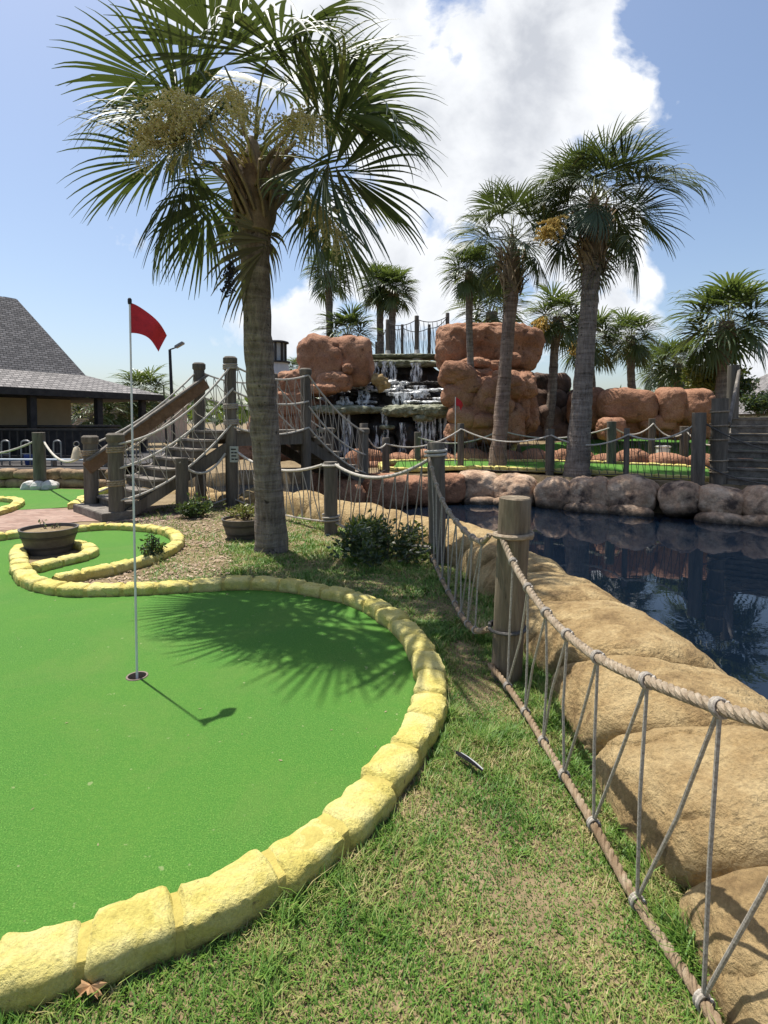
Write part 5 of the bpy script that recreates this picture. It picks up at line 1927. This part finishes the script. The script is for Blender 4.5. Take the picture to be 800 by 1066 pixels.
# ------------------------------------------------------------------ distant items
def lamp_post(label, px, ytop, Y, heads, rad=0.09):
    t = P(px, ytop, Y)
    root = thing('lamp_post', label, 'lamp post', (t.x, Y, 0), 'lamp posts')
    mb = MB()
    mb.tube([(t.x + 0.15, Y, 0), (t.x + 0.07, Y, t.z / 2), (t.x, Y, t.z)], [rad * 1.2, rad, rad * 0.8], 10)
    mb.build('pole', M['black'], root)
    for s in heads:
        mb = MB()
        mb.beam((t.x, Y, t.z), (t.x + s * 0.35, Y, t.z + 0.12), 0.06, 0.06)
        mb.build('bracket', M['black'], root, smooth=False)
        mb = MB()
        mb.beam((t.x + s * 0.3, Y, t.z + 0.12), (t.x + s * 0.75, Y, t.z + 0.38), 0.32, 0.14, bev=0.03)
        mb.build('lamp_head', M['metal_grey'], root)


lamp_post('tall black floodlight pole seen just behind the red flag', 177, 364, 30, (1,))
lamp_post('shorter far lamp post left of the floodlight pole', 170.5, 401, 42, (-1,), 0.07)

tw = thing('lighthouse', 'small pale lighthouse tower with dark lantern room peeking out right of the palm trunk', 'lighthouse', (P(289, 400, 34).x, 34, 0))
tx = P(289, 400, 34).x
mb = MB()
mb.lathe((tx, 34, 0), [(1.7, 0), (1.35, 2.0), (0.95, 4.0), (0.68, 5.1), (0.68, 5.2)], 20)
mb.build('shaft', M['tower'], tw)
mb = MB()
mb.lathe((tx, 34, 5.2), [(0.8, 0), (0.8, 0.1), (0.55, 0.12)], 20)
mb.build('gallery', M['wood_black'], tw)
mb = MB()
mb.lathe((tx, 34, 5.3), [(0.46, 0), (0.46, 1.1)], 8)
mb.build('lantern_glass', M['glass_dark'], tw)
for k in range(8):
    a = 2 * math.pi * k / 8
    mb = MB()
    mb.box((tx + 0.52 * math.cos(a), 34 + 0.52 * math.sin(a), 5.85), (0.12, 0.12, 1.15), a)
    mb.build('lantern_post', M['wood_black'], tw, smooth=False)
mb = MB()
mb.lathe((tx, 34, 6.4), [(0.72, 0), (0.70, 0.08), (0.5, 0.14), (0.02, 0.2)], 20)
mb.build('roof', M['wood_black'], tw)

# grey roofed building at far right
gb = thing('building', 'distant building with pale grey hipped roof at the right edge', 'building', (20, 26, 0))
mb = MB()
q = P(772, 431, 26)
mb.add([(q.x, 26, q.z), (q.x + 12, 25, q.z), (q.x + 13, 34, q.z), (q.x + 1, 34, q.z), (q.x + 4.5, 29.5, q.z + 2.6), (q.x + 8.5, 29.5, q.z + 2.6)],
       [(0, 1, 5, 4), (1, 2, 5), (2, 3, 4, 5), (3, 0, 4)])
mb.build('roof', M['shingle'], gb, smooth=False)
mb = MB()
mb.box((q.x + 6.5, 29.8, q.z / 2 - 0.05), (11, 7.0, q.z - 0.1))
mb.build('wall', M['tower'], gb, smooth=False)
# far pale building seen through porch
fbld = thing('building', 'far low tan building seen under the clubhouse porch roof', 'building', (-22, 48, 0))
mb = MB()
mb.box((-22.5, 48, 1.6), (9, 6, 3.2))
mb.build('wall', rmat('far_tan_wall', [(0.3, (0.36, 0.27, 0.22)), (0.7, (0.42, 0.33, 0.27))], 2, 0.9, 0), fbld, smooth=False)
mb = MB()
mb.box((-22.5, 48, 3.35), (9.6, 6.6, 0.3), bev=0.05)
mb.build('roof', M['white'], fbld, smooth=False)
# white bin
c = P(690, 460, 17.2)
wbx = thing('bin', 'small white plastic bin on the raised green before the red boulder blocks', 'bin', (c.x, c.y, far_height(c.x, c.y)))
zb = far_height(c.x, c.y)
mb = MB()
mb.box((c.x, c.y, zb + 0.24), (0.36, 0.3, 0.46), bev=0.03)
mb.build('body', M['white'], wbx)
mb = MB()
mb.box((c.x, c.y, zb + 0.50), (0.40, 0.34, 0.06), bev=0.02)
mb.build('lid', M['white'], wbx)

# ------------------------------------------------------------------ small litter
a, b = G(473, 790), G(503, 812)
fe = thing('feather', 'black feather with pale shaft lying on the grass', 'feather', ((a.x + b.x) / 2, (a.y + b.y) / 2, 0.03))
mb = MB()
n = 14
vs = []
dxy = (b - a)
L = dxy.length
dxy.normalize()
nr = Vector((-dxy.y, dxy.x, 0))
for i in range(n + 1):
    t = i / n
    wd = 0.021 * (math.sin(math.pi * min(1, (1 - t) * 0.9 + 0.08)) ** 0.6) * (1 - 0.55 * t)
    for j in (-1, -0.4, 0, 0.4, 1):
        vs.append(a + dxy * L * t + nr * wd * j + Vector((0, 0, 0.045 + 0.010 * math.sin(t * 3) - 0.007 * j * j)))
mb.add(vs, [(i * 5 + j, i * 5 + j + 1, (i + 1) * 5 + j + 1, (i + 1) * 5 + j) for i in range(n) for j in range(4)])
mb.build('vane', M['feather'], fe)
mb = MB()
mb.tube([a.lerp(b, t) + Vector((0, 0, 0.048 + 0.010 * math.sin(t * 3))) for t in (0.25, 0.5, 0.75, 1.0)], [0.0015, 0.0022, 0.0028, 0.003], 6)
mb.build('shaft', M['feather_shaft'], fe)
c = G(95, 1042)
mb = MB()
rnd = random.Random(3)
vs = [c + Vector((0, 0, 0.045))]
n = 22
for k in range(n):
    a_ = 2 * math.pi * k / n
    rr = (0.045 if k % 2 else 0.026) * rnd.uniform(0.8, 1.15)
    vs.append(c + Vector((math.cos(a_) * rr, math.sin(a_) * rr * 0.6, 0.035 + 0.014 * math.sin(a_ * 3))))
mb.add(vs, [(0, 1 + k, 1 + (k + 1) % n) for k in range(n)])
tag(mb.build('dry_leaf', M['straw'], smooth=False), 'crumpled orange brown dry leaf in the grass below the yellow kerb', 'leaf')
c = G(35, 1037)
mb = MB()
vs = [c + Vector(q) for q in [(-0.022, 0, 0.01), (0.022, -0.004, 0.01), (0.0, 0.004, 0.055), (-0.022, 0.016, 0.01), (0.022, 0.012, 0.01), (0.0, 0.014, 0.05)]]
mb.add(vs, [(0, 1, 2), (5, 4, 3), (0, 3, 4, 1), (1, 4, 5, 2), (2, 5, 3, 0)])
tag(mb.build('stone_chip', M['chip'], smooth=False), 'tiny triangular pinkish stone chip against the yellow kerb', 'stone')

# ------------------------------------------------------------------ grass and mulch
rng = np.random.default_rng(4)


def in_poly_np(x, y, poly):
    c = np.zeros(len(x), bool)
    j = len(poly) - 1
    for i in range(len(poly)):
        xi, yi = poly[i]
        xj, yj = poly[j]
        cond = ((yi > y) != (yj > y)) & (x < (xj - xi) * (y - yi) / (yj - yi + 1e-12) + xi)
        c ^= cond
        j = i
    return c


def dist_path_np(x, y, path, r):
    d = np.full(len(x), 1e9)
    for a, b in zip(path, path[1:]):
        dx, dy = b[0] - a[0], b[1] - a[1]
        t = np.clip(((x - a[0]) * dx + (y - a[1]) * dy) / (dx * dx + dy * dy + 1e-12), 0, 1)
        d = np.minimum(d, np.hypot(x - a[0] - dx * t, y - a[1] - dy * t))
    return d


mk2 = [(v.x, v.y) for v in MK[::2]]
lp2 = [(v.x, v.y) for v in L2P[::2]]


def scatter(n, box, dens):
    x = rng.uniform(box[0], box[1], n)
    y = rng.uniform(box[2], box[3], n)
    keep = ~in_poly_np(x, y, green_poly)
    keep &= dist_path_np(x, y, mk2, 0) > 0.095
    keep &= dist_path_np(x, y, lp2, 0) > 0.09
    edge = np.interp(y, [0, 3.2, 5, 6.6, 7.5, 8.9, 10.2, 11.1], [1.22, 1.22, 1.15, 0.95, 0.45, -0.6, -1.8, -2.7])
    keep &= x < edge
    x, y = x[keep], y[keep]
    dn = np.array([dens(a, b) for a, b in zip(x, y)])
    k = rng.random(len(x)) < dn
    return x[k], y[k]


def mulchiness(x, y):
    # mulch bed between the two kerbs and beside the stairs
    d = 0.75 * sstep(-2.2, -2.6, x) if y > 5.4 else 0.0
    d = max(d, sstep(0.0, 0.25, 0.5 - abs(x + 2.2 + 0.25 * (y - 6.5))) * sstep(8.6, 8.0, y) * 0.8 if y > 5.6 else 0)
    return d


def dens(x, y):
    n_ = noise.noise(Vector((x * 1.6, y * 1.6, 3.3)))
    n2_ = noise.noise(Vector((x * 5, y * 5, 1.3)))
    d = 0.86 + 0.35 * n_ + 0.25 * n2_
    b = math.exp(-(((x - 0.55) / 0.17) ** 2 + ((y - 3.95) / 0.45) ** 2))
    d -= 0.8 * b
    d *= 1 - 0.93 * mulchiness(x, y)
    return d


gx, gy = [], []
for n, bx in ((150000, (-1.4, 1.3, 0.9, 2.6)), (105000, (-0.2, 1.3, 2.6, 4.4)), (90000, (-2.6, 1.3, 4.4, 7.2)), (60000, (-4.2, 1.0, 7.2, 11.2))):
    a_, b_ = scatter(n, bx, dens)
    gx.append(a_)
    gy.append(b_)
gx, gy = np.concatenate(gx), np.concatenate(gy)
N = len(gx)
hgt = rng.uniform(0.007, 0.022, N) * (1 + 0.55 * np.sin(gx * 5.1 + 2) * np.sin(gy * 4.3)) * np.where(rng.random(N) < 0.08, 1.9, 1.0)
# longer, greener tufts along the rope and the kerb
dk_ = dist_path_np(gx, gy, mk2, 0)
near_rope = np.exp(-((gx - 0.95) / 0.14) ** 2) * (gy < 5)
hgt *= 1 + 0.9 * np.exp(-(dk_ - 0.1) / 0.05) + 1.1 * near_rope
hgt = np.where(gy > 5, hgt * 1.35, hgt)
clump = np.array([noise.noise(Vector((a * 6.5, b * 6.5, 4.4))) for a, b in zip(gx, gy)])
hgt *= 1 + 1.3 * np.clip(clump - 0.18, 0, 1) * 2
az = rng.uniform(0, 2 * np.pi, N)
ln = rng.uniform(0.3, 1.6, N) * hgt
wd = rng.uniform(0.0014, 0.0031, N) * np.where(gy > 4, 1.9, 1.0) * np.where(gy > 7, 1.5, 1.0)
fx, fy = np.cos(az), np.sin(az)
sx_, sy_ = -fy, fx
z0 = np.array([0.012 * noise.noise(Vector((a * 1.7, b * 1.7, 0))) for a, b in zip(gx, gy)]) - 0.003
V = np.zeros((N, 5, 3))
for k, (t, w_) in enumerate(((0, 1), (0, -1), (0.55, 0.8), (0.55, -0.8), (1, 0))):
    V[:, k, 0] = gx + fx * ln * t ** 1.7 + sx_ * wd * w_
    V[:, k, 1] = gy + fy * ln * t ** 1.7 + sy_ * wd * w_
    V[:, k, 2] = z0 + hgt * (t if t < 1 else 0.95)
me = bpy.data.meshes.new('grass')
base = (np.arange(N) * 5)[:, None]
loops = np.concatenate([base + np.array([[0, 1, 3, 2]]), base + np.array([[2, 3, 4]])], axis=1).ravel()
me.vertices.add(N * 5)
me.vertices.foreach_set('co', V.ravel())
me.loops.add(N * 7)
me.loops.foreach_set('vertex_index', loops.astype(np.int32))
me.polygons.add(N * 2)
ls = np.stack([np.arange(N) * 7, np.arange(N) * 7 + 4], 1).ravel()
me.polygons.foreach_set('loop_start', ls.astype(np.int32))
me.polygons.foreach_set('loop_total', np.tile([4, 3], N).astype(np.int32))
me.update(calc_edges=True)
me.validate()
me.materials.append(M['grass'])
go = bpy.data.objects.new('grass', me)
COL.objects.link(go)
stuff(go, 'short patchy green and straw coloured grass between kerb and rope fence', 'grass')

# mulch chips
cx_, cy_ = [], []
a_, b_ = scatter(30000, (-4.4, -1.2, 5.3, 10.6), lambda x, y: 0.06 + 0.75 * mulchiness(x, y) * (0.5 + 0.8 * noise.noise(Vector((x * 2, y * 2, 8)))))
mb = MB()
for x, y in zip(a_, b_):
    l = random.uniform(0.008, 0.026)
    w_ = l * random.uniform(0.25, 0.5)
    an = random.uniform(0, 6.28)
    d = Vector((math.cos(an), math.sin(an), random.uniform(-.3, .3))) * l
    s = Vector((-math.sin(an), math.cos(an), random.uniform(-.4, .4))) * w_
    q = Vector((x, y, 0.006 + random.uniform(0, 0.012)))
    mb.add([q - d - s, q + d - s * 0.7, q + d + s * 0.8, q - d * 0.8 + s], [(0, 1, 2, 3)])
stuff(mb.build('mulch', M['mulch'], smooth=False), 'tan wood chip mulch in the bed between the kerbs and the stairs', 'mulch')

lm = MB()
rnd = random.Random(8)
cand = [(rnd.uniform(-4.5, 0.5), rnd.uniform(1.4, 8.6)) for _ in range(420)]
for x, y in cand:
    if not inside(x, y, green_poly):
        continue
    dk = min(math.hypot(x - a[0], y - a[1]) for a in mk2)
    if dk < 0.11 or (dk > 0.3 and rnd.random() < 0.72):
        continue
    l = rnd.uniform(0.004, 0.016)
    an = rnd.uniform(0, 6.28)
    d = Vector((math.cos(an), math.sin(an), 0.1)) * l
    sd_ = Vector((-math.sin(an), math.cos(an), 0.2)) * l * rnd.uniform(0.12, 0.4)
    q = Vector((x, y, 0.0165))
    lm.add([q - d, q + sd_, q + d, q - sd_], [(0, 1, 2, 3)])
stuff(lm.build('leaf_litter', M['mulch'], smooth=False), 'tiny dry flecks of leaf litter scattered on the green carpet', 'litter')

# ------------------------------------------------------------------ light and sky
SUN_EL = R(70.5)
sd = Vector((-0.73, 0.68, 0)).normalized()           # horizontal direction towards the sun
sun_dir = Vector((sd.x * math.cos(SUN_EL), sd.y * math.cos(SUN_EL), math.sin(SUN_EL)))
sl = bpy.data.lights.new('sun', 'SUN')
sl.energy = 5.0
sl.angle = R(0.53)
sl.color = (1.0, 0.955, 0.88)
so = bpy.data.objects.new('sun', sl)
COL.objects.link(so)
so.rotation_euler = (-sun_dir).to_track_quat('-Z', 'Y').to_euler()

w = bpy.data.worlds.new('World')
SC.world = w
w.use_nodes = True
t = NT(w.node_tree)
bg = [x for x in w.node_tree.nodes if x.type == 'BACKGROUND'][0]
sky = t.n('ShaderNodeTexSky', sky_type='NISHITA')
sky.sun_disc = False
sky.sun_elevation = SUN_EL
sky.sun_rotation = math.atan2(sd.x, sd.y)
sky.air_density = 1.0
sky.dust_density = 1.9
sky.ozone_density = 1.6
SKY_S = 0.115
tc = t.n('ShaderNodeTexCoord')
sx = t.n('ShaderNodeSeparateXYZ')
t.l(tc.outputs['Generated'], sx.inputs[0])
yy = t.math('MAXIMUM', sx.outputs[1], 0.08)
U = t.math('DIVIDE', sx.outputs[0], yy)
Vv = t.math('DIVIDE', sx.outputs[2], yy)
tot = None
for (px, py, rx, ry, wt) in [(560, 60, 130, 120, 1.15), (640, 100, 62, 75, 0.95), (470, 150, 130, 120, 1.15), (370, 40, 120, 100, 1.0), (190, 5, 80, 35, 0.8), (440, 290, 150, 75, 0.82), (560, 240, 110, 80, 1.0),
                             (310, 330, 80, 40, 0.75), (600, 330, 130, 55, 0.8), (760, 390, 120, 45, 0.75), (560, -60, 190, 90, 1.0), (690, 70, 40, 60, 0.3), (345, 240, 70, 80, 0.6)]:
    u0, v0 = (px - 400) / FPX, (440 - py) / FPX
    du = t.math('DIVIDE', t.math('SUBTRACT', U, u0), rx / FPX)
    dv_ = t.math('DIVIDE', t.math('SUBTRACT', Vv, v0), ry / FPX)
    r2 = t.math('ADD', t.math('MULTIPLY', du, du), t.math('MULTIPLY', dv_, dv_))
    g = t.math('MULTIPLY', t.math('POWER', 2.718, t.math('MULTIPLY', r2, -1.0)), wt)
    tot = g if tot is None else t.math('MAXIMUM', tot, g)
cv = t.n('ShaderNodeCombineXYZ')
t.l(U, cv.inputs[0])
t.l(Vv, cv.inputs[1])
nz = t.noise(cv.outputs[0], 5.2, 10, 0.56, 0.15)
dens_ = t.math('ADD', tot, t.math('MULTIPLY', t.math('SUBTRACT', nz, 0.5), 2.3))
fac = t.ramp(dens_, [(0.38, 0.0), (0.50, 0.5), (0.58, 0.95), (0.75, 1.0)])
nz2 = t.noise(cv.outputs[0], 6.0, 9, 0.58, 0.3)
shade = t.ramp(t.math('ADD', t.math('MULTIPLY', nz2, 0.7), t.math('MULTIPLY', dens_, 0.25)), [(0.42, (1.05, 1.05, 1.05)), (0.56, (0.90, 0.91, 0.92)), (0.74, (0.62, 0.64, 0.68))])
cl = t.mix(1.0, shade, (6.2, 6.3, 6.5), 'MULTIPLY')
skym = t.mix(fac, sky.outputs[0], cl)
t.l(skym, bg.inputs[0])
bg.inputs[1].default_value = SKY_S

SC.view_settings.view_transform = 'Standard'
SC.view_settings.look = 'None'
SC.view_settings.exposure = 0.52
SC.view_settings.gamma = 1.0
SC.view_settings.use_curve_mapping = False
SC.render.engine = 'CYCLES'
SC.cycles.max_bounces = 6
SC.cycles.transparent_max_bounces = 8
SC.cycles.use_denoising = True
